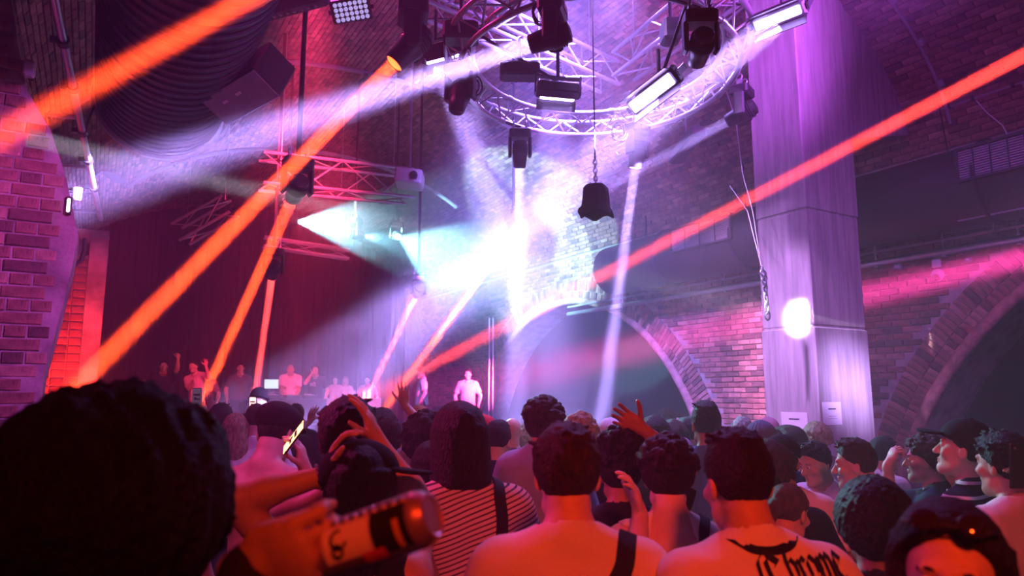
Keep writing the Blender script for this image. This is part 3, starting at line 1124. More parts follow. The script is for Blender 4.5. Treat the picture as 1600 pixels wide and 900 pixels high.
class Field:
    def __init__(self, xs, ys, zs):
        self.x, self.y, self.z = xs, ys, zs
        self.F = np.full((len(xs), len(ys), len(zs)), 1.0, dtype=np.float32)

    def _sub(self, lo, hi, pad):
        s = []
        for ax, a, b in zip((self.x, self.y, self.z), lo, hi):
            i0 = max(0, int(np.searchsorted(ax, a - pad)) - 1)
            i1 = min(len(ax), int(np.searchsorted(ax, b + pad)) + 1)
            s.append(slice(i0, i1))
        return tuple(s)

    def _apply(self, sl, d, k, sub):
        f = self.F[sl]
        if sub:
            h = np.clip(.5 - .5 * (f + d) / k, 0, 1)
            self.F[sl] = f * (1 - h) - d * h + k * h * (1 - h)
        else:
            h = np.clip(.5 + .5 * (f - d) / k, 0, 1)
            self.F[sl] = f * (1 - h) + d * h - k * h * (1 - h)

    def cone(self, a, b, ra, rb, k=.02, sub=False):
        a, b = np.asarray(a, np.float32), np.asarray(b, np.float32)
        r = max(ra, rb)
        sl = self._sub(np.minimum(a, b) - r, np.maximum(a, b) + r, k * 1.2 + .01)
        X, Y, Z = self.x[sl[0]][:, None, None], self.y[sl[1]][None, :, None], self.z[sl[2]][None, None, :]
        if X.size == 0 or Y.size == 0 or Z.size == 0:
            return
        ba = b - a
        L2 = float(ba @ ba) + 1e-9
        px, py, pz = X - a[0], Y - a[1], Z - a[2]
        t = np.clip((px * ba[0] + py * ba[1] + pz * ba[2]) / L2, 0, 1)
        d = np.sqrt((px - t * ba[0]) ** 2 + (py - t * ba[1]) ** 2 + (pz - t * ba[2]) ** 2) - (ra + (rb - ra) * t)
        self._apply(sl, d, k, sub)

    def ell(self, c, r, k=.02, sub=False, R=None):
        c, r = np.asarray(c, np.float32), np.asarray(r, np.float32)
        m = float(r.max())
        ext = np.full(3, m) if R is not None else r
        sl = self._sub(c - ext, c + ext, k * 1.2 + .012)
        X, Y, Z = self.x[sl[0]][:, None, None] - c[0], self.y[sl[1]][None, :, None] - c[1], self.z[sl[2]][None, None, :] - c[2]
        if X.size == 0 or Y.size == 0 or Z.size == 0:
            return
        if R is not None:
            qx = R[0, 0] * X + R[1, 0] * Y + R[2, 0] * Z
            qy = R[0, 1] * X + R[1, 1] * Y + R[2, 1] * Z
            qz = R[0, 2] * X + R[1, 2] * Y + R[2, 2] * Z
        else:
            qx, qy, qz = X, Y, Z
        k0 = np.sqrt((qx / r[0]) ** 2 + (qy / r[1]) ** 2 + (qz / r[2]) ** 2) + 1e-6
        k1 = np.sqrt((qx / r[0] ** 2) ** 2 + (qy / r[1] ** 2) ** 2 + (qz / r[2] ** 2) ** 2) + 1e-6
        self._apply(sl, k0 * (k0 - 1) / k1, k, sub)

    def grid(self):
        return self.x[:, None, None], self.y[None, :, None], self.z[None, None, :]

    def clip(self, d):
        """keep only where d < 0"""
        self.F = np.maximum(self.F, d.astype(np.float32))

    def mesh(self, name, mat):
        F, xs, ys, zs = self.F, self.x, self.y, self.z
        Sg = F < 0
        c = np.zeros(tuple(n - 1 for n in F.shape), np.int8)
        nx, ny, nz = F.shape
        for i in (0, 1):
            for j in (0, 1):
                for k in (0, 1):
                    c += Sg[i:nx - 1 + i, j:ny - 1 + j, k:nz - 1 + k]
        act = (c > 0) & (c < 8)
        I, J, K = np.nonzero(act)
        n = len(I)
        vid = np.full(act.shape, -1, np.int32)
        vid[act] = np.arange(n)
        cor = [(i, j, k) for i in (0, 1) for j in (0, 1) for k in (0, 1)]
        f = [F[I + i, J + j, K + k] for i, j, k in cor]
        p = [np.stack([xs[I + i], ys[J + j], zs[K + k]], -1) for i, j, k in cor]
        acc = np.zeros((n, 3), np.float32)
        cnt = np.zeros(n, np.float32)
        for a in range(8):
            for b in range(a + 1, 8):
                if sum(x != y for x, y in zip(cor[a], cor[b])) == 1:
                    cr = (f[a] < 0) != (f[b] < 0)
                    den = f[a] - f[b]
                    t = np.where(cr, f[a] / np.where(den == 0, 1, den), 0)
                    acc += (p[a] + (p[b] - p[a]) * t[:, None]) * cr[:, None]
                    cnt += cr
        V = acc / np.maximum(cnt, 1)[:, None]
        quads = []
        A, B = Sg[:-1, 1:-1, 1:-1], Sg[1:, 1:-1, 1:-1]
        i, j, k = np.nonzero(A != B)
        q = np.stack([vid[i, j, k], vid[i, j + 1, k], vid[i, j + 1, k + 1], vid[i, j, k + 1]], -1)
        s = A[i, j, k]
        quads.append(np.where(s[:, None], q, q[:, ::-1]))
        A, B = Sg[1:-1, :-1, 1:-1], Sg[1:-1, 1:, 1:-1]
        i, j, k = np.nonzero(A != B)
        q = np.stack([vid[i, j, k], vid[i, j, k + 1], vid[i + 1, j, k + 1], vid[i + 1, j, k]], -1)
        s = A[i, j, k]
        quads.append(np.where(s[:, None], q, q[:, ::-1]))
        A, B = Sg[1:-1, 1:-1, :-1], Sg[1:-1, 1:-1, 1:]
        i, j, k = np.nonzero(A != B)
        q = np.stack([vid[i, j, k], vid[i + 1, j, k], vid[i + 1, j + 1, k], vid[i, j + 1, k]], -1)
        s = A[i, j, k]
        quads.append(np.where(s[:, None], q, q[:, ::-1]))
        Q = np.concatenate(quads).astype(np.int32)
        me = bpy.data.meshes.new(name)
        me.vertices.add(n)
        me.vertices.foreach_set('co', V.ravel())
        me.loops.add(Q.size)
        me.loops.foreach_set('vertex_index', Q.ravel())
        me.polygons.add(len(Q))
        me.polygons.foreach_set('loop_start', np.arange(0, Q.size, 4, dtype=np.int32))
        me.update(calc_edges=True)
        me.polygons.foreach_set('use_smooth', np.ones(len(Q), bool))
        if mat:
            me.materials.append(mat)
        return me


def wob(x, y, z, f, seed=0):
    r = np.random.default_rng(seed)
    s = 0
    for i in range(3):
        a = r.normal(size=(3, 3)) * f
        ph = r.uniform(0, 6, 3)
        s = s + np.sin(a[0, 0] * x + a[0, 1] * y + a[0, 2] * z + ph[0]) * np.sin(a[1, 0] * x + a[1, 1] * y + a[1, 2] * z + ph[1])
    return s / 3


HS = .94        # head-local to body-local scale
SKIN = {}


def skin(tone):
    if tone not in SKIN:
        SKIN[tone] = principled('skin', tone, .5, noise=.06, nscale=30, spec=.35, bump=.08, bscale=180)
    return SKIN[tone]


PALE, TAN, BROWN, DEEP = (.62, .4, .31), (.5, .3, .21), (.3, .16, .1), (.14, .075, .05)
HAIRM = {}


def hairmat(col):
    if col not in HAIRM:
        HAIRM[col] = principled('hair', col, .55, noise=.35, nscale=60, bump=.9, bscale=170, spec=.25, stretch=(1, 1, .35))
    return HAIRM[col]


BLACKH, DARKH, BROWNH, FAIRH, GREYH, REDH = (.008, .007, .007), (.014, .01, .008), (.036, .02, .013), (.34, .24, .14), (.3, .28, .28), (.09, .03, .015)


# ---- hair shapes, built once per style in head space and shared
HAIR_CACHE = {}


def hair_mesh(style, fine):
    key = (style, fine)
    if key in HAIR_CACHE:
        return HAIR_CACHE[key]
    h = .006 if fine else .011
    big = {'afro': .13, 'curlybig': .075, 'long': .03, 'longbig': .06, 'updo': .07}.get(style, .05)
    lowz = {'long': -.36, 'longbig': -.36, 'bob': -.2}.get(style, -.13)
    xs = np.arange(-.12 - big, .12 + big, h, dtype=np.float32)
    ys = np.arange(-.15 - big, .15 + big * .8, h, dtype=np.float32)
    zs = np.arange(lowz - .02, .15 + big, h, dtype=np.float32)
    f = Field(xs, ys, zs)
    X, Y, Z = f.grid()
    c = (0, -.012, .03)
    t = {'buzz': .006, 'fade': .009, 'short': .016, 'curly': .026, 'curlybig': .05, 'quiff': .017, 'long': .018, 'longbig': .03,
         'bob': .024, 'afro': .12, 'updo': .02, 'pulled': .009, 'afroshort': .04, 'mop': .028}[style]
    if style == 'afro':
        f.ell((0, -.02, .03), (.175, .18, .17), .01)
        f.F += .016 * wob(X, Y, Z, 38, 1) + .008 * wob(X, Y, Z, 90, 2)
    elif style == 'afroshort':
        f.ell((0, -.018, .03), (.078 + t, .1 + t, .095 + t), .01)
        f.F += .006 * wob(X, Y, Z, 90, 2) + .003 * wob(X, Y, Z, 170, 3)
    else:
        f.ell(c, (.078 + t, .099 + t, .095 + t), .01)
    # hairline: keep above a line that rises from the nape over the ear to the brow
    hl = np.interp(ys, [-.13, -.075, -.03, .0, .03, .075, .1], [-.085, -.085, -.03, .012, .03, .078, .085])
    if style in ('afro', 'curlybig'):
        hl = hl - .03 * (ys < .02)
    if style in ('long', 'longbig', 'bob', 'mop'):
        hl = np.where(ys < .03, hl - .05, hl)
    f.clip(hl[None, :, None] - Z)
    if style == 'fade':      # longer on top, cropped sides
        f.ell((0, -.012, .078), (.072, .088, .058), .015)
        f.F += .002 * wob(X, Y, Z, 120, 4)
    if style == 'quiff':
        f.ell((0, .035, .105), (.066, .075, .045), .02)
        for i in range(9):
            x = -.05 + .0125 * i
            f.cone((x, .0, .115), (x * 1.1, .1 + .006 * (i % 3), .118 + .012 * (i % 2)), .014, .007, .006)
    if style in ('curly', 'curlybig', 'updo'):
        rs = np.random.default_rng(11)
        R_ = 1.0
        for i in range(150 if style != 'updo' else 90):
            a, b = rs.uniform(0, 2 * math.pi), rs.uniform(-.35 if style == 'curlybig' else .0, 1)
            q = math.sqrt(1 - b * b) if b < 1 else 0
            pt = np.array([q * math.cos(a) * (.08 + t), q * math.sin(a) * (.1 + t) - .012, .03 + b * (.095 + t)])
            if pt[2] < np.interp(pt[1], ys, hl):
                continue
            f.ell(pt, rs.uniform(.013, .021, 3), .004)
        f.F += .003 * wob(X, Y, Z, 140, 5)
    if style == 'updo':
        f.ell((0, -.05, .13), (.09, .085, .065), .02)
        rs = np.random.default_rng(4)
        for i in range(60):
            a, b = rs.uniform(0, 6.28), rs.uniform(-.4, 1)
            q = math.sqrt(1 - b * b)
            f.ell((q * math.cos(a) * .09, -.05 + q * math.sin(a) * .085, .13 + b * .065), rs.uniform(.014, .022, 3), .005)
    if style in ('short', 'fade'):
        for i in range(170):
            rs = np.random.default_rng(i)
            a, b = rs.uniform(0, 6.28), rs.uniform(.15 if style == 'short' else .72, 1)
            q = math.sqrt(1 - b * b)
            p0 = np.array([q * math.cos(a) * .086, q * math.sin(a) * .107 - .012, .03 + b * .104])
            if p0[2] < np.interp(p0[1], ys, hl) + .01:
                continue
            f.cone(p0, p0 + np.array([rs.normal() * .012, .026 + rs.normal() * .012, .006 + rs.normal() * .008]), .011, .0045, .0045)
        f.F += .002 * wob(X, Y, Z, 130, 7)
    if style == 'mop':
        for i in range(170):
            rs = np.random.default_rng(i + 50)
            a, b = rs.uniform(0, 6.28), rs.uniform(-.3, 1)
            q = math.sqrt(1 - b * b)
            nrm = np.array([q * math.cos(a), q * math.sin(a), b])
            p0 = nrm * np.array([.096, .118, .112]) + np.array([0, -.012, .03])
            if p0[2] < np.interp(p0[1], ys, hl) + .02:
                continue
            dn = np.array([nrm[0], nrm[1], -1.2 + b])
            dn /= np.linalg.norm(dn)
            f.cone(p0, p0 + dn * .045, .013, .006, .006)
        f.F += .002 * wob(X, Y, Z, 130, 7)
    if style in ('long', 'longbig'):
        w = .1 if style == 'long' else .125
        f.ell((0, -.055, -.1), (w, .065, .15), .04)
        f.ell((0, -.075, -.2), (w + .012, .055, .15), .05)
        for sg in (-1, 1):
            f.cone((sg * .07, .0, .02), (sg * .085, -.01, -.2), .03, .035, .03)
        for i in range(26):
            a = math.pi * (1 + (i + .5) / 26)
            f.cone((.09 * math.cos(a), -.03 + .08 * math.sin(a), .05), ((w + .01) * math.cos(a), -.055 + .07 * math.sin(a), -.31 + .03 * math.sin(i * 2.3)), .012, .007, .01)
    if style == 'bob':
        f.ell((0, -.03, -.06), (.1, .085, .105), .04)
        for i in range(34):
            a = math.pi * (.92 + 1.16 * (i + .5) / 34)
            f.cone((.088 * math.cos(a), -.02 + .1 * math.sin(a), .04), (.098 * math.cos(a), -.03 + .095 * math.sin(a), -.15 + .006 * math.sin(i * 2.9)), .015, .012, .014)
    if style == 'pulled':
        f.ell((0, -.125, .0), (.035, .04, .04), .012)
        f.cone((0, -.14, -.01), (0, -.15, -.12), .025, .012, .02)
        for i in range(20):
            x = -.07 + .0074 * i
            f.cone((x, .07 - abs(x) * .4, .1 - abs(x) * .6), (x * .2, -.11, .01), .006, .006, .005)
    if style in ('long', 'longbig', 'bob', 'updo', 'mop'):
        f.F += .0025 * wob(X, Y, Z * .3, 170, 8)
    # keep the face clear
    if style == 'long':
        part = np.sqrt((X / .045) ** 2 + ((Y - .13) / .075) ** 2 + ((Z - .05) / .065) ** 2) - 1
        f.clip(-part * .05)
    face = np.sqrt((X / .075) ** 2 + ((Y - .115) / .075) ** 2 + ((Z + .03) / .115) ** 2) - 1
    f.clip(-face * .05)
    me = f.mesh('hair_' + style, None)
    HAIR_CACHE[key] = me
    return me


# ---- caps
def cap_meshes(style):
    key = 'cap_' + style
    if key in HAIR_CACHE:
        return HAIR_CACHE[key]
    h = .006
    f = Field(np.arange(-.13, .13, h, dtype=np.float32), np.arange(-.16, .24, h, dtype=np.float32), np.arange(-.06, .19, h, dtype=np.float32))
    X, Y, Z = f.grid()
    if style == 'beanie':
        f.ell((0, -.014, .04), (.1, .122, .115), .01)
        f.clip(np.interp(f.y, [-.12, .1], [-.02, .05])[None, :, None] - Z)
        f.F += .003 * np.sin(np.arctan2(Y, X) * 26) * np.ones_like(Z)
        crown = f.mesh('crown', None)
        brim = MB().tube([(.1 * math.cos(a), -.014 + .122 * math.sin(a), .02 + .032 * math.sin(a)) for a in [2 * math.pi * i / 40 for i in range(40)]], .016, 8, closed=True).mesh('cuff', None, True)
        names = ('crown', 'cuff')
    elif style == 'flat':
        f.ell((0, .005, .07), (.105, .135, .06), .01)
        f.ell((0, -.02, .06), (.088, .11, .085), .03)
        f.clip(np.interp(f.y, [-.13, .12], [.0, .055])[None, :, None] - Z)
        crown = f.mesh('crown', None)
        g = Field(f.x, f.y, f.z)
        g.ell((0, .115, .055), (.075, .065, .012), .004)
        brim = g.mesh('brim', None)
        names = ('crown', 'brim')
    else:
        f.ell((0, -.012, .042), (.095, .117, .102), .01)
        f.clip(np.interp(f.y, [-.12, .1], [.012, .05])[None, :, None] - Z)
        f.ell((0, -.012, .146), (.009, .009, .006), .003)
        crown = f.mesh('crown', None)
        g = Field(f.x, f.y, f.z)
        g.ell((0, .115, .05), (.082, .085, .03), .004)
        g.clip(np.abs(Z - .055 - (.4 * (.006 - X * X) * 2 - Y * .12 + .01)) - .006)
        brim = g.mesh('brim', None)
        names = ('crown', 'brim')
    HAIR_CACHE[key] = (crown, brim, names)
    return HAIR_CACHE[key]


# shared clothes for the hidden lower half
def lower_meshes():
    if 'lower' in HAIR_CACHE:
        return HAIR_CACHE['lower']
    f = Field(np.arange(-.3, .3, .02, dtype=np.float32), np.arange(-.2, .25, .02, dtype=np.float32), np.arange(.02, 1.1, .025, dtype=np.float32))
    f.ell((0, 0, .95), (.178, .13, .14), .03)
    for s in (-1, 1):
        f.cone((s * .09, 0, .9), (s * .1, .01, .5), .1, .072, .03)
        f.cone((s * .1, .01, .5), (s * .105, -.01, .1), .072, .062, .02)
    f.clip(np.maximum(.06 - f.grid()[2], f.grid()[2] - 1.0) * np.ones_like(f.F))
    tr = f.mesh('trousers', None)
    shoes = []
    for s in (-1, 1):
        g = Field(np.arange(s * .105 - .08, s * .105 + .08, .012, dtype=np.float32), np.arange(-.12, .26, .012, dtype=np.float32), np.arange(-.03, .16, .012, dtype=np.float32))
        g.cone((s * .105, -.03, .055), (s * .115, .15, .045), .05, .045, .02)
        g.cone((s * .105, -.02, .1), (s * .105, -.02, .05), .05, .05, .02)
        g.clip(-.0 - g.grid()[2] * np.ones_like(g.F))
        shoes.append(g.mesh('shoe', None))
    HAIR_CACHE['lower'] = (tr, shoes)
    return HAIR_CACHE['lower']


CLOTH = {}


def cloth(col, kind='plain', **kw):
    key = (col, kind, tuple(kw.items()))
    if key in CLOTH:
        return CLOTH[key]
    m = principled('cloth', col, .85, bump=.35, bscale=9, spec=.15, noise=.08, nscale=5)
    if kind == 'stripes':
        nt = m.node_tree
        b = nt.nodes['Principled BSDF']
        tc = nt.nodes.new('ShaderNodeTexCoord')
        sp = nt.nodes.new('ShaderNodeSeparateXYZ')
        nt.links.new(tc.outputs['Object'], sp.inputs[0])
        ma = nt.nodes.new('ShaderNodeMath')
        ma.operation = 'MULTIPLY'
        ma.inputs[1].default_value = 1.0 / kw['period']
        tl = nt.nodes.new('ShaderNodeMath')
        tl.operation = 'MULTIPLY_ADD'
        tl.inputs[1].default_value = kw.get('tilt', 0.0)
        nt.links.new(sp.outputs['X'], tl.inputs[0])
        nt.links.new(sp.outputs['Z'], tl.inputs[2])
        nt.links.new(tl.outputs[0], ma.inputs[0])
        fr = nt.nodes.new('ShaderNodeMath')
        fr.operation = 'FRACT'
        nt.links.new(ma.outputs[0], fr.inputs[0])
        lt = nt.nodes.new('ShaderNodeMath')
        lt.operation = 'LESS_THAN'
        lt.inputs[1].default_value = kw['duty']
        nt.links.new(fr.outputs[0], lt.inputs[0])
        mx = nt.nodes.new('ShaderNodeMix')
        mx.data_type = 'RGBA'
        mx.inputs[6].default_value = (*col, 1)
        mx.inputs[7].default_value = (*kw['stripe'], 1)
        nt.links.new(lt.outputs[0], mx.inputs[0])
        nt.links.new(mx.outputs[2], b.inputs['Base Color'])
    CLOTH[key] = m
    return m


def nrm(v):
    v = np.asarray(v, float)
    return v / (np.linalg.norm(v) + 1e-9)


def rotm(axis_, ang):
    return np.array(Matrix.Rotation(ang, 3, Vector(axis_)))


def ik(sh, wr, l1, l2, hint):
    d = wr - sh
    L = np.linalg.norm(d)
    if L > (l1 + l2) * .985:
        wr = sh + d / L * (l1 + l2) * .985
        d = wr - sh
        L = np.linalg.norm(d)
    u = d / L
    a = (l1 * l1 - l2 * l2 + L * L) / (2 * L)
    h = math.sqrt(max(0, l1 * l1 - a * a))
    hp = hint - u * (hint @ u)
    return sh + u * a + nrm(hp) * h, wr


def hand(f, w, fd, pn, right, curl, spread=.12, sc=1.0, thumb=.5):
    """palm, four fingers and a thumb; fd = finger direction, pn = the way the palm faces"""
    fd = nrm(fd)
    pn = nrm(pn - fd * (pn @ fd))
    side = np.cross(fd, pn) * (1 if right else -1)      # towards the thumb
    R = np.stack([side, fd, pn], 1)
    f.ell(w + fd * .05 * sc, (.04 * sc, .052 * sc, .015 * sc), .012, R=R)
    f.ell(w + fd * .07 * sc, (.041 * sc, .03 * sc, .0135 * sc), .01, R=R)
    f.cone(w - fd * .02, w + fd * .03 * sc, .024, .022, .015)
    f.ell(w + fd * .035 * sc + side * .022 * sc + pn * .008, (.018 * sc, .03 * sc, .014 * sc), .01, R=R)
    for off, ln, r, cm, zo in ((.031, .074, .0088, .9, .0), (.0105, .083, .009, 1.0, .004), (-.0105, .077, .0086, 1.05, .001), (-.03, .06, .0076, 1.1, -.006)):
        c = curl if not isinstance(curl, (list, tuple)) else curl[[.031, .0105, -.0105, -.03].index(off)]
        p = w + (fd * (.088 + zo) + side * off) * sc
        d0 = nrm(fd + side * off / .03 * spread)
        ax = np.cross(d0, pn)
        ang = 0
        for seg, (fr, cc) in enumerate(((.45, .8), (.31, 1.1), (.24, .8))):
            ang += c * cm * cc
            d = rotm(ax, ang) @ d0
            q = p + d * ln * fr * sc
            f.cone(p, q, (r - .0006 * seg) * sc, (r - .0006 * (seg + 1)) * sc, .0035)
            p = q
    p = w + (fd * .03 + side * .03 + pn * .008) * sc
    d = nrm(fd * .75 + side * (.75 * (1 - thumb) + .35) + pn * thumb)
    for ln, r0, r1 in ((.04, .0125, .0105), (.03, .0105, .009), (.024, .009, .0075)):
        q = p + d * ln * sc
        f.cone(p, q, r0 * sc, r1 * sc, .006)
        p = q
        d = nrm(d + fd * .25 + pn * thumb * .35)


PEOPLE = []
STAGE = .78


def person(label, px, py, d, rel=0, hy=0, hp=0, hr=0, lean=0, side=0, hair='short', hcol=DARKH, tone=PALE, top='tee', tcol=(.03, .03, .035),
           topmat=None, L=None, R=None, floor=0.0, fine=False, sw=1.0, cap=None, capcol=(.01, .01, .012), capturn=0, group=None, eyes=False, size=None, hs=1.0,
           legs=(.02, .02, .028)):
    """head centre seen at (px, py), d metres away; rel = degrees turned left of straight away from the camera.
    L and R: dict(w=(px,py,d), f=(px,py,d) a point the fingers reach towards, palm='cam'|'away'|'left'|'right', curl, elbow=(x,y,z))"""
    Hc = P(px, py, d)
    view = math.atan2(Hc.x, Hc.y)
    head_ang = view - math.radians(rel)          # heading, clockwise from +Y
    s = (Hc.z - floor) / 1.637
    if size:
        s = size
    lean_r, side_r = math.radians(lean), math.radians(side)
    if size and (Hc.z - floor) / 1.637 < s:
        pass
    Rl = rotm((1, 0, 0), -lean_r) @ rotm((0, 1, 0), side_r)
    piv = np.array([0, 0, .95])

    def T(p):
        return piv + Rl @ (np.asarray(p, float) - piv)
    Rh = Rl @ rotm((0, 0, 1), math.radians(hy)) @ rotm((1, 0, 0), math.radians(-hp)) @ rotm((0, 1, 0), math.radians(hr))
    # put the head where the photograph has it: neck top carries the head
    nk = T((0, .0, 1.535))
    hc = nk + Rh @ np.array([0, .02, .102])
    s = (Hc.z - floor) / hc[2]
    s = min(max(s, .84), 1.13)
    ca, sa = math.cos(head_ang), math.sin(head_ang)
    # local x = right, y = forward -> world
    Wm = np.array([[ca, sa, 0], [-sa, ca, 0], [0, 0, 1]])
    off = Wm @ (hc * s)
    root_loc = (Hc.x - off[0], Hc.y - off[1], Hc.z - off[2])
    root = bpy.data.objects.new('person', None)
    COL.objects.link(root)
    root.empty_display_size = .2
    M4 = Matrix.Translation(Vector(root_loc)) @ Matrix(Wm.tolist()).to_4x4() @ Matrix.Scale(s, 4)
    root.matrix_world = M4
    tag(root, label, 'person', group)

    def loc(w):
        return np.array((Wm.T @ (np.asarray(w, float) - np.array(root_loc))) / s)

    arms = {}
    for nm, sg, spec in (('L', -1, L), ('R', 1, R)):
        sh = T((sg * .178 * sw, -.01, 1.405))
        if spec is None:
            wr = T((sg * .25 * sw, .06, .93))
            wr[2] = max(wr[2], .85)
            el, wr = ik(sh, wr, .285, .255, Rl @ np.array([sg * .5, -.6, 0]))
            fd, pn, curl, thumb = np.array([0, .25, -1]), np.array([-sg, .2, 0]), .45, .3
            hs_ = .0
        elif 'fold' in spec:
            wr = T(spec['fold'])
            el, wr = ik(sh, wr, .285, .255, Rl @ np.array([sg * .6, -.3, -.8]))
            fd, pn, curl, thumb = np.array(spec.get('fd', (-sg * .6, .6, .3))), np.array(spec.get('pn', (-sg, 0, .2))), spec.get('curl', .6), .5
        else:
            wt = P(*spec['w'])
            wr = loc(wt)
            hint = np.array(spec.get('elbow', (sg * .5, .1, -1.0)))
            el, wr = ik(sh, wr, .285, .255, hint)
            fd = loc(P(*spec['f'])) - loc(wt)
            vm = {'cam': -FW, 'away': FW, 'left': -RT, 'right': RT, 'up': UP, 'down': -UP}[spec.get('palm', 'away')]
            pn = Wm.T @ np.array(vm)
            curl, thumb = spec.get('curl', .25), spec.get('thumb', .3)
            spec['world'] = Vector(root_loc) + Vector((Wm @ (wr * s)).tolist())
        arms[nm] = (sg, sh, el, wr, fd, pn, curl, thumb, spec)

    # -- grid
    hf = .0055 if fine else .010
    bf = .014 if fine else .022
    fx, fy, fz = [], [], []
    r = .15
    fx.append((hc[0] - .11, hc[0] + .11, hf))
    fy.append((hc[1] - .13, hc[1] + .15, hf))
    fz.append((hc[2] - .15, hc[2] + .15, hf))
    lo = np.array([-.33 * sw, -.2, -.02])
    hi = np.array([.33 * sw, .25, hc[2] + .16])
    lo[:2] = np.minimum(lo[:2], hc[:2] - .16)
    hi[:2] = np.maximum(hi[:2], hc[:2] + .18)
    for nm, (sg, sh, el, wr, fd, pn, curl, thumb, spec) in arms.items():
        for p in (el, wr, wr + nrm(fd) * .2):
            lo = np.minimum(lo, p - .07)
            hi = np.maximum(hi, p + .07)
        if spec is not None and 'fold' not in spec:
            c = wr + nrm(fd) * .09
            q = .0055 if (fine or spec.get('fine')) else .0075
            for ax_, lst in ((0, fx), (1, fy), (2, fz)):
                lst.append((c[ax_] - .11, c[ax_] + .11, q))
    xs = axis(lo[0], hi[0], bf, fx)
    ys = axis(lo[1], hi[1], bf, fy)
    zs = axis(lo[2], hi[2], bf, fz)
    # coarse legs
    zs = np.concatenate([np.arange(lo[2], .8, .035, dtype=np.float32), zs[zs > .815]])
    f = Field(xs, ys, zs)

    def torso(f, e=0.0, waist=0.0, k=.05):
        f.ell((0, 0, .95), (.16 + e, .112 + e, .13), k)
        f.ell(T((0, .0, 1.1)), ((.142 + e + waist) * (.6 + .4 * sw), .1 + e + waist, .17), k, R=Rl)
        f.ell(T((0, .005, 1.27)), ((.163 + e) * sw, .112 + e, .18), k, R=Rl)
        f.cone(T((-.12 * sw, -.02, 1.375)), T((.12 * sw, -.02, 1.375)), .082 + e, .082 + e, k)
        for sg in (-1, 1):
            f.cone(T((sg * .02, -.028, 1.485)), T((sg * .15 * sw, -.015, 1.41)), .05 + e, .056 + e, .04)
            f.ell(T((sg * .175 * sw, -.01, 1.4)), (.06 + e, .066 + e, .07 + e), .04, R=Rl)
            f.ell(T((sg * .075 * sw, -.075, 1.31)), (.07, .035 + e, .1), .05, R=Rl)       # shoulder blades
    torso(f)
    for s_ in (-1, 1):
        f.cone((s_ * .085, 0, .9), (s_ * .1, .01, .5), .085, .056, .04)
        f.cone((s_ * .1, .01, .5), (s_ * .105, -.01, .08), .056, .04, .02)
        f.cone((s_ * .105, -.02, .045), (s_ * .115, .13, .035), .04, .03, .02)
    f.cone(T((0, -.025, 1.43)), nk + Rh @ np.array([0, -.01, .04]), .062, .055, .03)
    for nm, (sg, sh, el, wr, fd, pn, curl, thumb, spec) in arms.items():
        f.cone(sh, el, .052, .041, .035)
        f.cone(el, el + (wr - el) * .35, .041, .043, .02)
        f.cone(el + (wr - el) * .3, wr, .042, .026, .02)
        hand(f, wr, fd, pn, sg > 0, curl, thumb=thumb, spread=(spec or {}).get('spread', .12), sc=(spec or {}).get('sc', 1.0))

    # head in head space
    def H(p):
        return hc + Rh @ (np.asarray(p, float) * HS)

    def hell(c, r, k=.02, sub=False, Rr=None):
        f.ell(H(c), np.asarray(r) * HS, k, sub, Rh if Rr is None else Rh @ Rr)

    def hcone(a, b, ra, rb, k=.02, sub=False):
        f.cone(H(a), H(b), ra * HS, rb * HS, k, sub)
    hell((0, -.012, .03), (.076, .097, .095), .02)
    hell((0, .028, -.04), (.06, .066, .085), .03)
    hcone((-.045, .02, -.085), (0, .072, -.11), .02, .021, .03)
    hcone((.045, .02, -.085), (0, .072, -.11), .02, .021, .03)
    for sg in (-1, 1):
        hell((sg * .078, -.012, -.012), (.011, .022, .034), .006, Rr=rotm((0, 0, 1), sg * .35))
        hell((sg * .09, -.004, -.008), (.007, .012, .02), .004, True)
        hell((sg * .046, .062, -.03), (.024, .022, .02), .02)
    hcone((-.036, .083, .025), (.036, .083, .025), .012, .012, .012)
    for sg in (-1, 1):
        hell((sg * .032, .1, .005), (.018, .016, .012), .012, True)
        hell((sg * .031, .08, .004), (.0135, .0125, .0125), .003)
    hcone((0, .09, .012), (0, .115, -.034), .009, .0145, .012)
    for sg in (-1, 1):
        hell((sg * .012, .104, -.037), (.009, .01, .008), .006)
    hell((0, .092, -.064), (.024, .012, .0065), .005)
    hell((0, .09, -.076), (.021, .012, .0075), .005)
    hell((0, .105, -.0695), (.022, .008, .0022), .002, True)
    me = f.mesh('body', skin(tone))
    link('body', me, root)

    # -- clothes
    if top and top != 'none':
        e = {'tee': .012, 'jacket': .026, 'tank': .008, 'long': .016}[top]
        g = Field(axis(lo[0], hi[0], .013 if fine else .02, []), axis(lo[1], hi[1], .013 if fine else .02, []), axis(.84, min(hi[2], 2.1), .012 if fine else .018, []))
        torso(g, e, .02)
        g.cone(T((0, .0, 1.15)), (0, 0, .9), .12 + e, .15 + e, .06)
        X, Y, Z = g.grid()
        if top == 'tank':
            for nm, (sg, sh, el, *_r) in arms.items():
                g.cone(sh + nrm(sh - T((0, 0, 1.4))) * .03, el, .075, .09, .01, True)
            g.cone(T((0, -.12, 1.5)), T((0, -.11, 1.42)), .08, .07, .02, True)
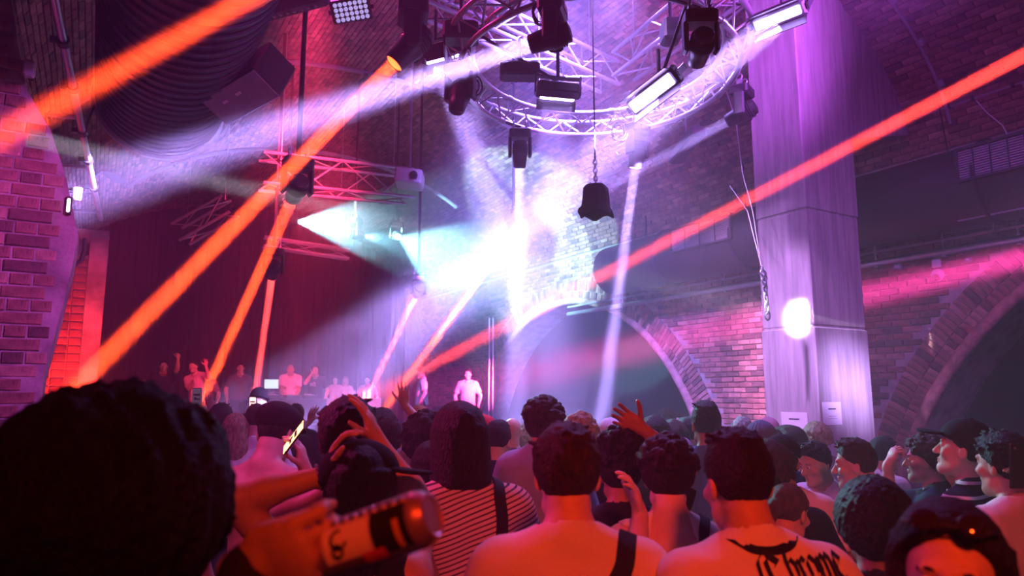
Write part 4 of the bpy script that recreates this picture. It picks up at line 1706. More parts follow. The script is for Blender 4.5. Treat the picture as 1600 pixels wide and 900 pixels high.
        for nm, (sg, sh, el, wr, fd, pn, curl, thumb, spec) in arms.items():
            if top == 'tee':
                g.cone(sh, sh + (el - sh) * .72, .058 + e, .06 + e, .03)
                d_ = nrm(el - sh)
                cut = sh + (el - sh) * .74
                pl = (X - cut[0]) * d_[0] + (Y - cut[1]) * d_[1] + (Z - cut[2]) * d_[2]
                near = np.sqrt((X - cut[0]) ** 2 + (Y - cut[1]) ** 2 + (Z - cut[2]) ** 2) - .12
                g.clip(np.minimum(pl, -near))
                ax2 = el
            elif top in ('jacket', 'long'):
                g.cone(sh, el, .055 + e, .047 + e, .03)
                g.cone(el, el + (wr - el) * .93, .045 + e, .033 + e, .02)
        g.F += .0035 * wob(X, Y, Z * .6, 22, sum(map(ord, label)) % 1000) + .002 * wob(X, Y, Z, 45, 3)
        g.clip((.875 - Z) * np.ones_like(g.F))
        nb = T((0, -.005, 1.46))
        up_ = Rl @ np.array([0, .12, 1])
        g.cone(nb - up_ * .0 + np.array([0, .01, 0]), nb + up_ * .18, .067, .085, .008, True)
        if top == 'jacket':
            for i in range(13):
                a0, a1 = 2 * math.pi * i / 13, 2 * math.pi * (i + 1) / 13
                cpt = lambda a_, z_, r_: T((r_ * math.sin(a_), -.012 - r_ * math.cos(a_), z_ - .03 * (1 - math.cos(a_)) / 2))
                g.cone(cpt(a0, 1.5, .082), cpt(a1, 1.5, .082), .014, .014, .006)
                g.cone(cpt(a0, 1.475, .09), cpt(a1, 1.475, .09), .014, .014, .006)
        sm = g.mesh('shirt', topmat or cloth(tcol))
        shirt = link({'tee': 'shirt', 'tank': 'vest_top', 'jacket': 'jacket', 'long': 'long_sleeved_top'}[top], sm, root)
        if top == 'tee':
            mb = MB()
            n = 22
            mb.tube([nb + np.array(Rl @ np.array([.076 * math.sin(2 * math.pi * i / n), -.005 - .072 * math.cos(2 * math.pi * i / n) + .01, .018 - .022 * (1 - math.cos(2 * math.pi * i / n)) / 2])) for i in range(n)], .008, 6, closed=True)
            mb.build('collar', topmat or cloth(tcol), shirt, True)
    else:
        shirt = None
    tr, shoes = lower_meshes()
    o = link('trousers', tr, root)
    if not tr.materials:
        tr.materials.append(cloth((.02, .022, .03)))
    for sh_ in shoes:
        if not sh_.materials:
            sh_.materials.append(M['black_matte'])
        link('shoe', sh_, root)

    # -- hair, cap
    Mh = Matrix.Translation(Vector(hc.tolist())) @ Matrix(Rh.tolist()).to_4x4() @ Matrix.Scale(HS, 4)
    if hair and hair != 'bald':
        hm = hair_mesh(hair, fine)
        o = link('hair', hm, root)
        o.matrix_local = Mh @ Matrix.Scale(hs, 4)
        if not hm.materials:
            hm.materials.append(hairmat(hcol))
        o.material_slots[0].link = 'OBJECT'
        o.material_slots[0].material = hairmat(hcol)
    if cap:
        crown, brim, names = cap_meshes(cap)
        hold = bpy.data.objects.new('cap', crown)
        COL.objects.link(hold)
        hold.parent = root
        hold.matrix_local = Mh @ Matrix.Rotation(math.radians(capturn), 4, 'Z') @ Matrix.Scale(1.06, 4)
        bo = bpy.data.objects.new(names[1], brim)
        COL.objects.link(bo)
        bo.parent = hold
        for o_ in (hold, bo):
            if not o_.data.materials:
                o_.data.materials.append(cloth(capcol))
            o_.material_slots[0].link = 'OBJECT'
            o_.material_slots[0].material = cloth(capcol)
    if eyes:
        for sg in (-1, 1):
            mb = MB().lathe([(-.0115, .003), (-.008, .009), (0, .0122), (.008, .009), (.0118, .003)], (0, 0, 0), (0, 1, 0), 14)
            eo = mb.build('eye', M['white'], root, True)
            eo.matrix_local = Mh @ Matrix.Translation((sg * .031, .083, .004))
            po = MB().lathe([(.0, .0055), (.002, .0035), (.0025, .0005)], (0, .0105, 0), (0, 1, 0), 12).build('pupil', M['ink'], eo)
            bo = MB().tube([(sg * .016, .0905, .025), (sg * .032, .0935, .029), (sg * .048, .083, .024)], .0035, 6).build('eyebrow', hairmat(hcol), root, True)
            bo.matrix_local = Mh
    PEOPLE.append(root)
    return dict(root=root, arms=arms, hc=hc, Rh=Rh, Mh=Mh, T=T, loc=loc, s=s, shirt=shirt, Wm=Wm, body=me, M4=M4)

# ---------------------------------------------------------------- stage
MB_ = MB().box((3.4, 16.7, STAGE / 2), (8.9, 7.4, STAGE), bev=.02)
t = struct('trim_6', MB_, M['black_matte'])
for i in range(9):
    MB().box((-.7 + i * .97, 12.985, STAGE / 2 - .02), (.98, .03, STAGE - .06)).build('stage_fascia', M['black'], t)

WHITE, OFFW, BLK, NAVY, GREYT, DENIM = (.72, .7, .7), (.6, .56, .54), (.012, .012, .015), (.02, .03, .07), (.2, .2, .23), (.13, .17, .27)

# ---------------------------------------------------------------- crowd, front row
A = person('person with a huge black curly afro filling the lower left corner, back to us', 165, 808, 1.02, 8, hair='afro', hcol=BLACKH, tone=TAN, top='long', tcol=(.02, .014, .03), fine=True, hs=1.0,
           R=dict(w=(385, 886, .92), f=(520, 850, .86), palm='away', curl=1.2, elbow=(.6, .0, -1), fine=True, thumb=2.0, spread=.0, sc=1.12))
C = person('broad shirtless man with short black hair and bare back, left of centre', 545, 688, 2.25, -14, hair='short', hcol=BLACKH, tone=BROWN, top='none', fine=True)
D = person('person in a black brimmed cap with long black hair, both hands raised, beaded bracelet', 567, 765, 1.95, -18, hair='long', hs=1.0, hcol=BLACKH, tone=TAN, top='tank', tcol=BLK, fine=True, sw=.85, cap='cap', capturn=-70, hp=4,
           L=dict(w=(512, 742, 1.95), f=(537, 668, 1.97), palm='right', curl=.55, elbow=(-.7, -.3, -1), fine=True),
           R=dict(w=(590, 690, 2.15), f=(567, 630, 2.15), palm='left', curl=.22, elbow=(.7, .0, -1), fine=True))
E_ = person('man with dark collar-length hair in a pink striped tee with a black shoulder strap', 716, 690, 2.5, 16, lean=5, hair='bob', hcol=DARKH, tone=PALE, top='tee', fine=True,
            topmat=cloth((.62, .5, .52), 'stripes', stripe=(.07, .04, .07), period=.0155, duty=.33, tilt=-.3))
Fp = person('man at the centre front in a plain pale tee with a diagonal black bag strap', 885, 742, 1.83, 6, lean=6, hair='short', hcol=BROWNH, tone=PALE, top='tee', tcol=WHITE, fine=True)
G = person('person with black curly hair piled high, red lit arm raised, behind the centre man', 968, 738, 2.75, 12, hair='updo', hcol=BLACKH, tone=BROWN, top='tee', tcol=BLK, fine=True, sw=.9,
           R=dict(w=(1003, 671, 2.7), f=(962, 645, 2.68), palm='cam', curl=.3, elbow=(.8, .2, -.6), fine=True))
H_ = person('person with short dark curls, open back white vest, neck tattoo and black strap, hand up', 1043, 744, 2.42, 4, lean=5, hair='curly', hcol=DARKH, tone=PALE, top='tank', tcol=WHITE, fine=True, sw=.93,
            L=dict(w=(1000, 805, 2.3), f=(984, 722, 2.3), palm='left', curl=.42, elbow=(-.5, .0, -1.2), fine=True, thumb=.2))
I_ = person('man with a skin fade in a white tee with black gothic lettering across the back', 1152, 754, 1.8, 28, lean=17, hp=-11, hair='fade', hcol=DARKH, tone=TAN, top='tee', tcol=WHITE, fine=True)
J = person('person with slicked back reddish hair tied behind, head bowed, beside the lettered tee', 1233, 800, 2.7, -30, hp=14, hair='pulled', hcol=REDH, tone=PALE, top='tee', tcol=OFFW, fine=True, sw=.88)
Pp = person('person with a round black short afro, lower right, back to us in black', 1366, 824, 1.92, 10, hair='afroshort', hcol=BLACKH, tone=DEEP, top='tee', tcol=BLK, fine=True)
Q = person('woman at the lower right facing us, dark centre-parted hair, sunglasses on her head', 1484, 902, 1.15, 178, hair='long', hcol=DARKH, tone=PALE, top='tee', tcol=BLK, fine=True, sw=.88, eyes=True, hr=-4)
# ---------------------------------------------------------------- crowd, right side
K = person('man in a backwards black cap and pink lit white tee, right of the lettered tee', 1222, 722, 3.4, 4, hair='buzz', hcol=BLACKH, tone=BROWN, top='tee', tcol=WHITE, cap='cap', capturn=165)
K2 = person('person with fluffy brown hair just behind the faded haircut man', 1200, 736, 2.95, 10, hair='mop', hcol=BROWNH, tone=PALE, top='tee', tcol=BLK)
Lp = person('young man in profile with a swept up quiff and white tee under the white notice', 1237, 694, 4.7, 62, hair='quiff', hcol=BROWNH, tone=PALE, top='tee', tcol=WHITE, eyes=True, hp=6)
Mp = person('person with pinkish fair hair right in front of the pillar corner', 1276, 686, 5.2, 20, hair='mop', hcol=FAIRH, tone=PALE, top='tee', tcol=GREYT)
Np = person('man looking down towards the left, dark hair, white open collar, forearm held up', 1273, 724, 3.9, 135, hp=16, hair='short', hcol=BLACKH, tone=TAN, top='tee', tcol=WHITE, fine=True, eyes=True,
            L=dict(fold=(.02, .26, 1.25), fd=(.3, .3, .5)))
O_ = person('man in left profile with cropped hair, cyan lit face and a denim jacket', 1336, 726, 3.4, 84, hp=6, hair='fade', hcol=BROWNH, tone=PALE, top='jacket', tcol=DENIM, fine=True, eyes=True)
R_ = person('man with short dark hair half turned away by the dark arch', 1382, 709, 4.8, -55, hair='short', hcol=DARKH, tone=PALE, top='tee', tcol=OFFW)
S_ = person('curly haired young man in left profile with a fist raised to his brow', 1446, 719, 3.7, 86, hair='curly', hcol=BROWNH, tone=PALE, top='tee', tcol=(.015, .05, .05), fine=True, eyes=True,
            R=dict(w=(1388, 726, 3.75), f=(1402, 694, 3.75), palm='right', curl=1.0, elbow=(.2, .3, -1)))
T_ = person('man in a black peaked cap and dark tee with pale stripes, left profile', 1506, 703, 3.1, 78, hp=-12, hair='buzz', hcol=DARKH, tone=PALE, top='tee', fine=True, eyes=True, cap='cap',
            topmat=cloth((.012, .012, .03), 'stripes', stripe=(.75, .65, .8), period=.05, duty=.24))
U_ = person('dark haired man at the right edge in a white tee, holding up a phone', 1568, 726, 2.7, 52, hair='short', hcol=BLACKH, tone=TAN, top='tee', tcol=WHITE, fine=True,
            R=dict(w=(1612, 775, 2.62), f=(1593, 728, 2.6), palm='left', curl=.5, elbow=(.6, .1, -1), fine=True))
V_ = person('person whose lit face peeks out between the curly man and the capped man', 1478, 733, 4.4, 150, hair='short', hcol=DARKH, tone=PALE, top='tee', tcol=GREYT, eyes=True)
# ---------------------------------------------------------------- crowd, left and middle
W_ = person('shirtless man in a shiny black flat cap looking down at a lit phone', 432, 678, 3.35, -32, hp=14, hair='buzz', hcol=DARKH, tone=PALE, top='none', fine=True, cap='flat', sw=1.0, lean=6,
            R=dict(w=(476, 732, 3.0), f=(468, 694, 3.0), palm='left', curl=.5, elbow=(.7, .0, -1)))
X1 = person('dark haired man just right of the big afro, pink lit ear', 345, 655, 5.8, -25, hair='short', hcol=BLACKH, tone=PALE, top='tee', tcol=OFFW)
X2 = person('person with long pale lilac hair left of the flat cap man', 367, 672, 5.2, 5, hair='long', hcol=FAIRH, tone=PALE, top='tee', tcol=OFFW, sw=.9)
X3 = person('person with cropped purple lit hair left of the flat cap man', 400, 656, 5.3, 0, hair='buzz', hcol=BROWNH, tone=PALE, top='tee', tcol=WHITE)
AA = person('person in a dark cap facing us behind a bright phone screen', 404, 626, 8.6, 172, hair='buzz', hcol=BLACKH, tone=PALE, top='tee', tcol=BLK, cap='beanie',
            R=dict(w=(394, 655, 8.3), f=(394, 630, 8.3), palm='away', curl=.5))
Y_ = person('person with a dark bob hidden low, arm up holding a phone, left', 322, 672, 6.3, 0, hair='bob', hcol=BLACKH, tone=PALE, top='tee', tcol=(.3, .1, .2), sw=.88,
            L=dict(w=(318, 655, 6.0), f=(309, 628, 6.0), palm='left', curl=.5))
Z_ = person('person behind the phone with one open red lit palm raised high', 335, 664, 7.0, 0, hair='short', hcol=BLACKH, tone=PALE, top='tee', tcol=(.3, .05, .08),
            L=dict(w=(330, 638, 6.8), f=(321, 606, 6.8), palm='away', curl=.06))
c1 = person('wavy dark haired person with a pink lit arm stretched straight up, fingers spread', 597, 666, 5.2, -5, hair='mop', hcol=DARKH, tone=PALE, top='tee', tcol=(.35, .35, .42),
            R=dict(w=(632, 632, 5.1), f=(630, 600, 5.1), palm='away', curl=.08, elbow=(.7, 0, -1)))
c2 = person('short haired man in a grey blue tee behind the raised hands of the capped person', 605, 690, 4.0, 5, hair='short', hcol=DARKH, tone=PALE, top='tee', tcol=GREYT)
c3 = person('person with a mass of dark curls and a bare shoulder, left of the striped tee', 664, 694, 3.5, 8, hair='curlybig', hcol=BLACKH, tone=PALE, top='tank', tcol=BLK, sw=.88)
c4 = person('person with straight black hair beside the striped tee', 674, 734, 3.0, 5, hair='long', hcol=BLACKH, tone=TAN, top='tee', tcol=BLK, sw=.88)
c5 = person('person wearing a cap with an orange glowing rim near the front of the stage', 655, 657, 6.4, 0, hair='buzz', hcol=BLACKH, tone=PALE, top='tee', tcol=BLK, cap='cap', capcol=(.4, .2, .1))  # cap colour holds the orange light falling on it
c6 = person('dark haired person in front of the stage behind the striped tee man', 692, 660, 7.0, 10, hair='short', hcol=BLACKH, tone=PALE, top='tee', tcol=BLK)
c7 = person('brown haired person close behind the striped tee man, right of his hair', 740, 660, 6.0, 0, hair='short', hcol=BROWNH, tone=PALE, top='tee', tcol=BLK)
c8 = person('person in a red bucket style cap right of the striped tee man', 757, 678, 5.0, -30, hair='buzz', hcol=DARKH, tone=PALE, top='tee', tcol=BLK, cap='cap', capcol=(.6, .05, .07), capturn=-20)
c9 = person('man with dark hair and a pink lit ear, dark tee, head tilted down', 779, 690, 4.3, -20, hp=10, hair='fade', hcol=DARKH, tone=PALE, top='tee', tcol=NAVY)
c10 = person('bald man seen from behind left of the denim shirt', 800, 676, 5.4, 5, hair='bald', tone=PALE, top='tee', tcol=GREYT)
c11 = person('blurred pink lit person far behind the bald man', 822, 664, 8.4, 0, hair='buzz', hcol=BROWNH, tone=PALE, top='tee', tcol=OFFW)
c12 = person('person with frizzy fair hair low beside the denim shirt collar', 824, 690, 6.0, 0, hair='curlybig', hcol=FAIRH, tone=PALE, top='tee', tcol=OFFW, sw=.88)
c13 = person('man with frosted curly top and shaved sides in a pale denim shirt', 851, 664, 3.75, -28, hair='curly', hcol=BROWNH, tone=TAN, top='jacket', tcol=(.3, .38, .52), fine=True)
c14 = person('person with bright blonde curls just behind the centre man\'s head', 907, 684, 4.0, 0, hair='curly', hcol=FAIRH, tone=PALE, top='tee', tcol=BLK)
c15 = person('person in a pale lilac lit bucket hat under the hanging beam', 952, 682, 5.4, 20, hair='buzz', hcol=FAIRH, tone=PALE, top='tee', tcol=WHITE, cap='beanie', capcol=(.6, .5, .6))
c16 = person('person with a dark round afro beside the red raised forearm', 1022, 688, 4.2, 5, hair='afroshort', hcol=BLACKH, tone=DEEP, top='tee', tcol=BLK)
c17 = person('person with wavy brown hair right of the dark round afro', 1050, 686, 4.8, 30, hair='mop', hcol=BROWNH, tone=PALE, top='tee', tcol=GREYT)
c18 = person('pink faced person in left profile in front of the tall flat top', 1076, 680, 5.0, 60, hp=20, hair='short', hcol=DARKH, tone=PALE, top='tee', tcol=(.5, .3, .45), eyes=True)
c19 = person('small person in a pale cap low between the curls and the flat top', 1062, 714, 4.4, 20, hair='bob', hcol=BROWNH, tone=PALE, top='tee', tcol=WHITE, cap='cap', capcol=(.4, .25, .4))
c20 = person('tall man with a high cropped flat top edged in green cyan light, blue tee', 1103, 664, 4.1, 16, hair='fade', hcol=DARKH, tone=BROWN, top='tee', tcol=(.05, .12, .25), fine=True)
c21 = person('person with short greying hair by the brick wall left of the pillar', 1160, 676, 5.6, 10, hair='short', hcol=GREYH, tone=PALE, top='tee', tcol=BLK)
c22 = person('person in a ribbed blue grey beanie left of the pillar', 1190, 694, 4.3, 5, hair='buzz', hcol=DARKH, tone=PALE, top='tee', tcol=NAVY, cap='beanie', capcol=(.1, .12, .2))
c23 = person('person in a pink cap against the left edge of the pillar', 1202, 676, 6.0, 0, hair='buzz', hcol=DARKH, tone=PALE, top='tee', tcol=OFFW, cap='cap', capcol=(.5, .25, .35))
c24 = person('hazy person standing in the mouth of the dark arch', 1040, 655, 8.5, 60, hair='mop', hcol=BROWNH, tone=PALE, top='tee', tcol=GREYT)
c25 = person('hazy person beside the one in the mouth of the dark arch', 1062, 660, 9.0, 150, hair='short', hcol=BROWNH, tone=PALE, top='tee', tcol=OFFW)
c26 = person('person with glowing orange lit hair at the front of the stage', 575, 655, 7.4, 5, hair='mop', hcol=BROWNH, tone=PALE, top='tee', tcol=(.4, .1, .06))
c27 = person('person with short hair in front of the DJ table', 512, 655, 7.0, 5, hair='short', hcol=BLACKH, tone=PALE, top='tee', tcol=BLK,
             L=dict(w=(484, 658, 6.8), f=(492, 634, 6.8), palm='away', curl=.3))
c28 = person('person with dark hair half hidden by the flat cap man, near the stage', 462, 650, 7.6, 10, hair='short', hcol=BLACKH, tone=PALE, top='tee', tcol=BLK)

# ---------------------------------------------------------------- people on the stage
s1 = person('person in a black tee on stage far left, one arm out and one raised', 256, 572, 14.6, 178, hair='short', hcol=BLACKH, tone=PALE, top='tee', tcol=BLK, floor=STAGE,
            R=dict(w=(224, 595, 14.4), f=(212, 597, 14.4), palm='down', curl=.2, elbow=(.3, .2, -1)), L=dict(w=(279, 558, 14.4), f=(281, 546, 14.4), palm='cam', curl=1.1, elbow=(-.8, 0, -1)))
s2 = person('person in a pale top leaning sideways on stage, left of the second beam', 302, 573, 14.8, 150, side=12, hair='short', hcol=BROWNH, tone=PALE, top='tee', tcol=OFFW, floor=STAGE,
            R=dict(fold=(-.1, .3, 1.3)), L=dict(w=(322, 572, 14.6), f=(322, 561, 14.6), palm='cam', curl=.3))
s3 = person('dim person on stage behind the second orange beam', 324, 584, 16.0, 180, hair='short', hcol=BLACKH, tone=PALE, top='tee', tcol=(.25, .08, .12), floor=STAGE)
s4 = person('barely lit person on stage between the two red beams', 376, 575, 16.5, 180, hair='short', hcol=BLACKH, tone=PALE, top='tee', tcol=(.1, .04, .06), floor=STAGE)
DJ = person('bald DJ in a pale short sleeved shirt bent over the decks', 454, 578, 16.6, 176, hp=28, lean=14, hair='bald', tone=TAN, top='tee', tcol=WHITE, floor=STAGE, legs=(.02, .02, .02),
            R=dict(fold=(.12, .38, 1.06), fd=(0, .7, -.3)), L=dict(fold=(-.14, .38, 1.06), fd=(0, .7, -.3)))
s5 = person('person beside the DJ in a black tee with white lettering, hand to the face', 493, 578, 16.9, 172, hair='mop', hcol=BROWNH, tone=PALE, top='tee', tcol=BLK, floor=STAGE, eyes=False,
            R=dict(w=(487, 585, 16.6), f=(494, 575, 16.6), palm='away', curl=.5, elbow=(.6, .3, -1)))
s6 = person('left of two small hazy people at the back of the stage', 524, 594, 18.6, 175, hair='bob', hcol=BROWNH, tone=PALE, top='tee', tcol=OFFW, floor=STAGE, sw=.9)
s7 = person('right of two small hazy people at the back of the stage', 540, 595, 18.4, 185, hair='long', hcol=FAIRH, tone=PALE, top='tee', tcol=OFFW, floor=STAGE, sw=.88)
s8 = person('person in a loose white tee in profile on the right half of the stage', 657, 582, 15.6, 92, hp=12, hair='short', hcol=BROWNH, tone=PALE, top='tee', tcol=WHITE, floor=STAGE)
s9 = person('person in a white shirt in the haze at the right end of the stage', 731, 585, 14.4, 178, hair='short', hcol=DARKH, tone=PALE, top='tee', tcol=(.4, .35, .4), floor=STAGE)
s10 = person('hazy purple person behind the white bottle table', 574, 594, 18.0, 170, hair='short', hcol=BROWNH, tone=PALE, top='tee', tcol=OFFW, floor=STAGE)

# ---------------------------------------------------------------- straps, lettering, things held
def nearest_path(obj, pts, n=30):
    bvh = BVHTree.FromPolygons([v.co for v in obj.data.vertices], [tuple(p.vertices) for p in obj.data.polygons])
    ps = []
    for i in range(n + 1):
        s_ = i / n * (len(pts) - 1)
        k = min(int(s_), len(pts) - 2)
        w = Vector(pts[k]).lerp(Vector(pts[k + 1]), s_ - k)
        co, nn_, _, _ = bvh.find_nearest(w)
        ps.append((co, nn_))
    return ps


def strap(p, pts, width, mat, name='bag_strap', on=None):
    obj = on or p['shirt']
    ps = nearest_path(obj, pts)
    for _ in range(3):
        ps = [ps[0]] + [((ps[i - 1][0] + ps[i][0] * 2 + ps[i + 1][0]) / 4, (ps[i - 1][1] + ps[i][1] * 2 + ps[i + 1][1]).normalized()) for i in range(1, len(ps) - 1)] + [ps[-1]]
    vs, fs = [], []
    for i, (c_, n_) in enumerate(ps):
        tg = (ps[min(i + 1, len(ps) - 1)][0] - ps[max(i - 1, 0)][0]).normalized()
        w = n_.cross(tg).normalized() * width / 2
        for a_, b_ in ((-1, .014), (1, .014), (1, .0), (-1, .0)):
            vs.append(c_ + w * a_ + n_ * b_)
    for i in range(len(ps) - 1):
        for k in range(4):
            l = (k + 1) % 4
            fs.append((i * 4 + k, i * 4 + l, i * 4 + 4 + l, i * 4 + 4 + k))
    fs += [(0, 1, 2, 3), tuple(len(vs) - 4 + i for i in (3, 2, 1, 0))]
    return MB().add(vs, fs).build(name, mat, p['root'])


M['strap'] = principled('strap_webbing', (.008, .008, .01), .8, bump=.3, bscale=300)
body_of = lambda p: next(c for c in p['root'].children if c.name.startswith('body'))
strap(Fp, [(.13, .02, 1.47), (.12, -.08, 1.45), (.06, -.13, 1.36), (-.02, -.14, 1.27), (-.12, -.13, 1.14), (-.16, -.08, 1.0)], .044, M['strap'])
b_ = strap(Fp, [(.085, -.115, 1.385), (.05, -.13, 1.345)], .056, M['black'], 'buckle')
strap(E_, [(.1, .04, 1.48), (.105, -.06, 1.46), (.1, -.12, 1.36), (.09, -.13, 1.22), (.085, -.12, 1.05)], .036, M['strap'])
strap(H_, [(.1, .03, 1.47), (.105, -.06, 1.45), (.09, -.12, 1.36), (.07, -.14, 1.25), (.05, -.12, 1.1)], .034, M['strap'])
# tattoo between the shoulders
for k, (x, z, r) in enumerate([(-.02, 1.395, .011), (.0, 1.4, .009), (.014, 1.39, .012), (-.008, 1.378, .012), (.008, 1.368, .009), (-.0, 1.355, .01)]):
    pts = [(x + r * math.cos(a), -.12, z + r * math.sin(a)) for a in [.4 * k + 2 * math.pi * i / 9 for i in range(7)]]
    ps = nearest_path(body_of(H_), pts, 12)
    MB().tube([c_ + n_ * .0005 for c_, n_ in ps], .0016, 5).build('tattoo', M['ink'], H_['root'])

# gothic lettering drawn with a slanted broad nib
GLYPH = {
    'C': (1.0, [[(.85, 1.45), (.5, 1.62), (.15, 1.3), (.05, .75), (.2, .15), (.6, -.12), (.95, .1)], [(.62, 1.5), (.95, 1.2), (.8, 1.05)], [(.5, 1.3), (.48, .25)]]),
    'h': (.62, [[(.02, 1.55), (.12, 1.4), (.12, .1), (.2, .0)], [(.12, .75), (.34, 1.0), (.5, .8), (.48, .1), (.36, -.35)]]),
    'r': (.48, [[(.02, .9), (.12, .8), (.12, .12), (.22, .0)], [(.12, .72), (.3, 1.0), (.44, .82)]]),
    'o': (.56, [[(.28, 1.0), (.06, .78), (.06, .22), (.26, .0)], [(.26, 1.0), (.46, .76), (.46, .22), (.26, .0)]]),
    'm': (.86, [[(.02, .9), (.1, .8), (.1, .1), (.18, .0)], [(.1, .75), (.28, 1.0), (.4, .8), (.4, .1), (.48, .0)], [(.4, .75), (.58, 1.0), (.7, .8), (.7, .1), (.8, .0)]]),
    'e': (.5, [[(.42, .08), (.24, .0), (.06, .25), (.06, .76), (.24, 1.0), (.44, .74), (.08, .46)]]),
    'V': (.7, [[(.02, 1.3), (.14, 1.25), (.3, .0), (.55, 1.35)]]),
    'I': (.3, [[(.12, 1.3), (.12, .0)]]),
    'E': (.6, [[(.12, 1.3), (.12, .0), (.5, .0)], [(.12, 1.28), (.5, 1.28)], [(.12, .66), (.42, .66)]]),
}


def lettering(p, word, x0, z0, xh, back=True, nib=.17, slope=0.0, mat=None, lift=.004, bend=0.0, thin=.3):
    obj = p['shirt']
    bvh = BVHTree.FromPolygons([v.co for v in obj.data.vertices], [tuple(q.vertices) for q in obj.data.polygons])
    x = x0
    sgn = 1 if back else -1
    for ch in word:
        adv, strokes = GLYPH[ch]
        mb = MB()
        for st in strokes:
            pts = []
            for i in range(len(st) - 1):
                a, b = Vector(st[i]), Vector(st[i + 1])
                m = max(2, int((b - a).length / .08))
                pts += [a.lerp(b, j / m) for j in range(m)]
            pts.append(Vector(st[-1]))
            nv = Vector((math.cos(.7), math.sin(.7))) * nib / 2
            rows = []
            for q in pts:
                row = []
                for sg in (-1, 1):
                    u = x + (q.x + nv.x * sg) * xh * sgn
                    v = z0 + (q.y + nv.y * sg + thin * .0) * xh + slope * (x + q.x * xh * sgn - x0) + bend * (x + q.x * xh * sgn - x0) ** 2
                    hit = bvh.ray_cast(Vector((u, -1 * sgn, v)), Vector((0, sgn, 0)))
                    row.append(None if hit[0] is None else hit[0] + hit[1] * lift)
                rows.append(row)
            for i in range(len(rows) - 1):
                if None in rows[i] or None in rows[i + 1]:
                    continue
                a, b, c_, d = rows[i][0], rows[i][1], rows[i + 1][1], rows[i + 1][0]
                if max((a - d).length, (b - c_).length) > .05:
                    continue
                mb.add([a, b, c_, d], [(0, 1, 2, 3)])
                # the thin edge of the nib
                e = Vector((0, 0, nib * xh * .12))
                mb.add([a + e, b + e, b - e, a - e], [(0, 1, 2, 3)])
        if mb.v:
            mb.build('letter', mat or M['ink'], p['shirt'])
        x += adv * xh * sgn


lettering(I_, 'C', -.05, 1.372, .06, nib=.26, slope=.1)
lettering(I_, 'hrome', .022, 1.402, .05, nib=.22, slope=.1, bend=-.3)
lettering(s5, 'VICE', .1, 1.25, .055, back=False, nib=.22, mat=M['white'])
# black neck panel of that tee, scribbled marks on it, rings on the sleeve
obj = I_['shirt']
me = obj.data
bvh = BVHTree.FromPolygons([v.co for v in me.vertices], [tuple(q.vertices) for q in me.polygons])
nbp = Vector(I_['T']((0, -.012, 1.47)).tolist())
vs, fs = [], []
NA, NR = 48, 5
for i in range(NA):
    a_ = 2 * math.pi * i / NA
    for j in range(NR):
        r_ = .058 + (.034 + .004 * math.sin(3 * a_)) * j / (NR - 1)
        dr = Vector((math.cos(a_), math.sin(a_), 0))
        co, nn_, _, _ = bvh.find_nearest(nbp + dr * r_ + Vector((0, 0, .03 - .35 * (r_ - .058))))
        vs.append(co + nn_ * .004)
for i in range(NA):
    for j in range(NR - 1):
        k = (i + 1) % NA
        fs.append((i * NR + j, i * NR + j + 1, k * NR + j + 1, k * NR + j))
MB().add(vs, fs).build('neck_panel', cloth((.012, .012, .014)), obj, True)
bvh = BVHTree.FromPolygons([v.co for v in me.vertices], [tuple(q.vertices) for q in me.polygons])


def marks(lines, r, mat, name):
    mb = MB()
    for ln in lines:
        pts = []
        for x, z in ln:
            hit = bvh.ray_cast(Vector((x, -1, z)), Vector((0, 1, 0)))
            if hit[0] is not None:
                pts.append(hit[0] + hit[1] * .003)
        if len(pts) > 1:
            mb.tube(pts, r, 4)
    if mb.v:
        o = mb.build(name, mat, obj)
        o['kind'] = 'stuff'


marks([[(.03 + i * .016, 1.408 + (.004 * (i % 2)) - .012), (.034 + i * .016, 1.422 + .004 * ((i * 7) % 3))] for i in range(7)], .003, M['white'], 'neck_print')
marks([[(-.155 + r_ * math.cos(a), 1.33 + r_ * math.sin(a)) for a in [.2 + 2.9 * i / 10 for i in range(11)]] for r_ in (.03, .045, .06, .075)], .004, M['ink'], 'sleeve_print')
marks([[(-.1, 1.4), (-.07, 1.42), (-.03, 1.4)], [(-.1, 1.385), (-.07, 1.405), (-.03, 1.385)], [(-.11, 1.37), (-.075, 1.39), (-.05, 1.375)]], .004, M['ink'], 'shoulder_print')

# bracelet on the raised left wrist of the capped person
sg, sh, el, wr, fd, pn, cu, th, sp = D['arms']['L']
c_ = Vector((wr - nrm(wr - el) * .025).tolist())
dd = Vector(nrm(wr - el).tolist())
a1 = dd.cross(Vector((0, 0, 1))).normalized()
a2 = dd.cross(a1)
for i in range(14):
    an = 2 * math.pi * i / 14
    MB().lathe([(-.006, .001), (-.003, .005), (.003, .005), (.006, .001)], c_ + .033 * (math.cos(an) * a1 + math.sin(an) * a2), (0, 0, 1), 6).build('bracelet_bead', M['steel'], D['root'], True)

# sunglasses on the woman's hair
Mh = Q['Mh']
sgm = principled('sunglass_lens', (.02, .01, .008), .06, spec=.9)
fr = MB()
hold = MB().tube([(-.078, -.02, .085), (-.074, .05, .098), (-.06, .088, .103), (0, .1, .106), (.06, .088, .103), (.074, .05, .098), (.078, -.02, .085)], .0035, 6).build('sunglasses', M['black'], Q['root'], True)
hold.matrix_local = Mh
for sx in (-1, 1):
    o = MB().lathe([(-.003, .023), (.001, .021), (.004, .014), (.005, .001)], (sx * .036, .094, .112), (sx * .2, .75, .6), 18).build('lens', sgm, hold, True)

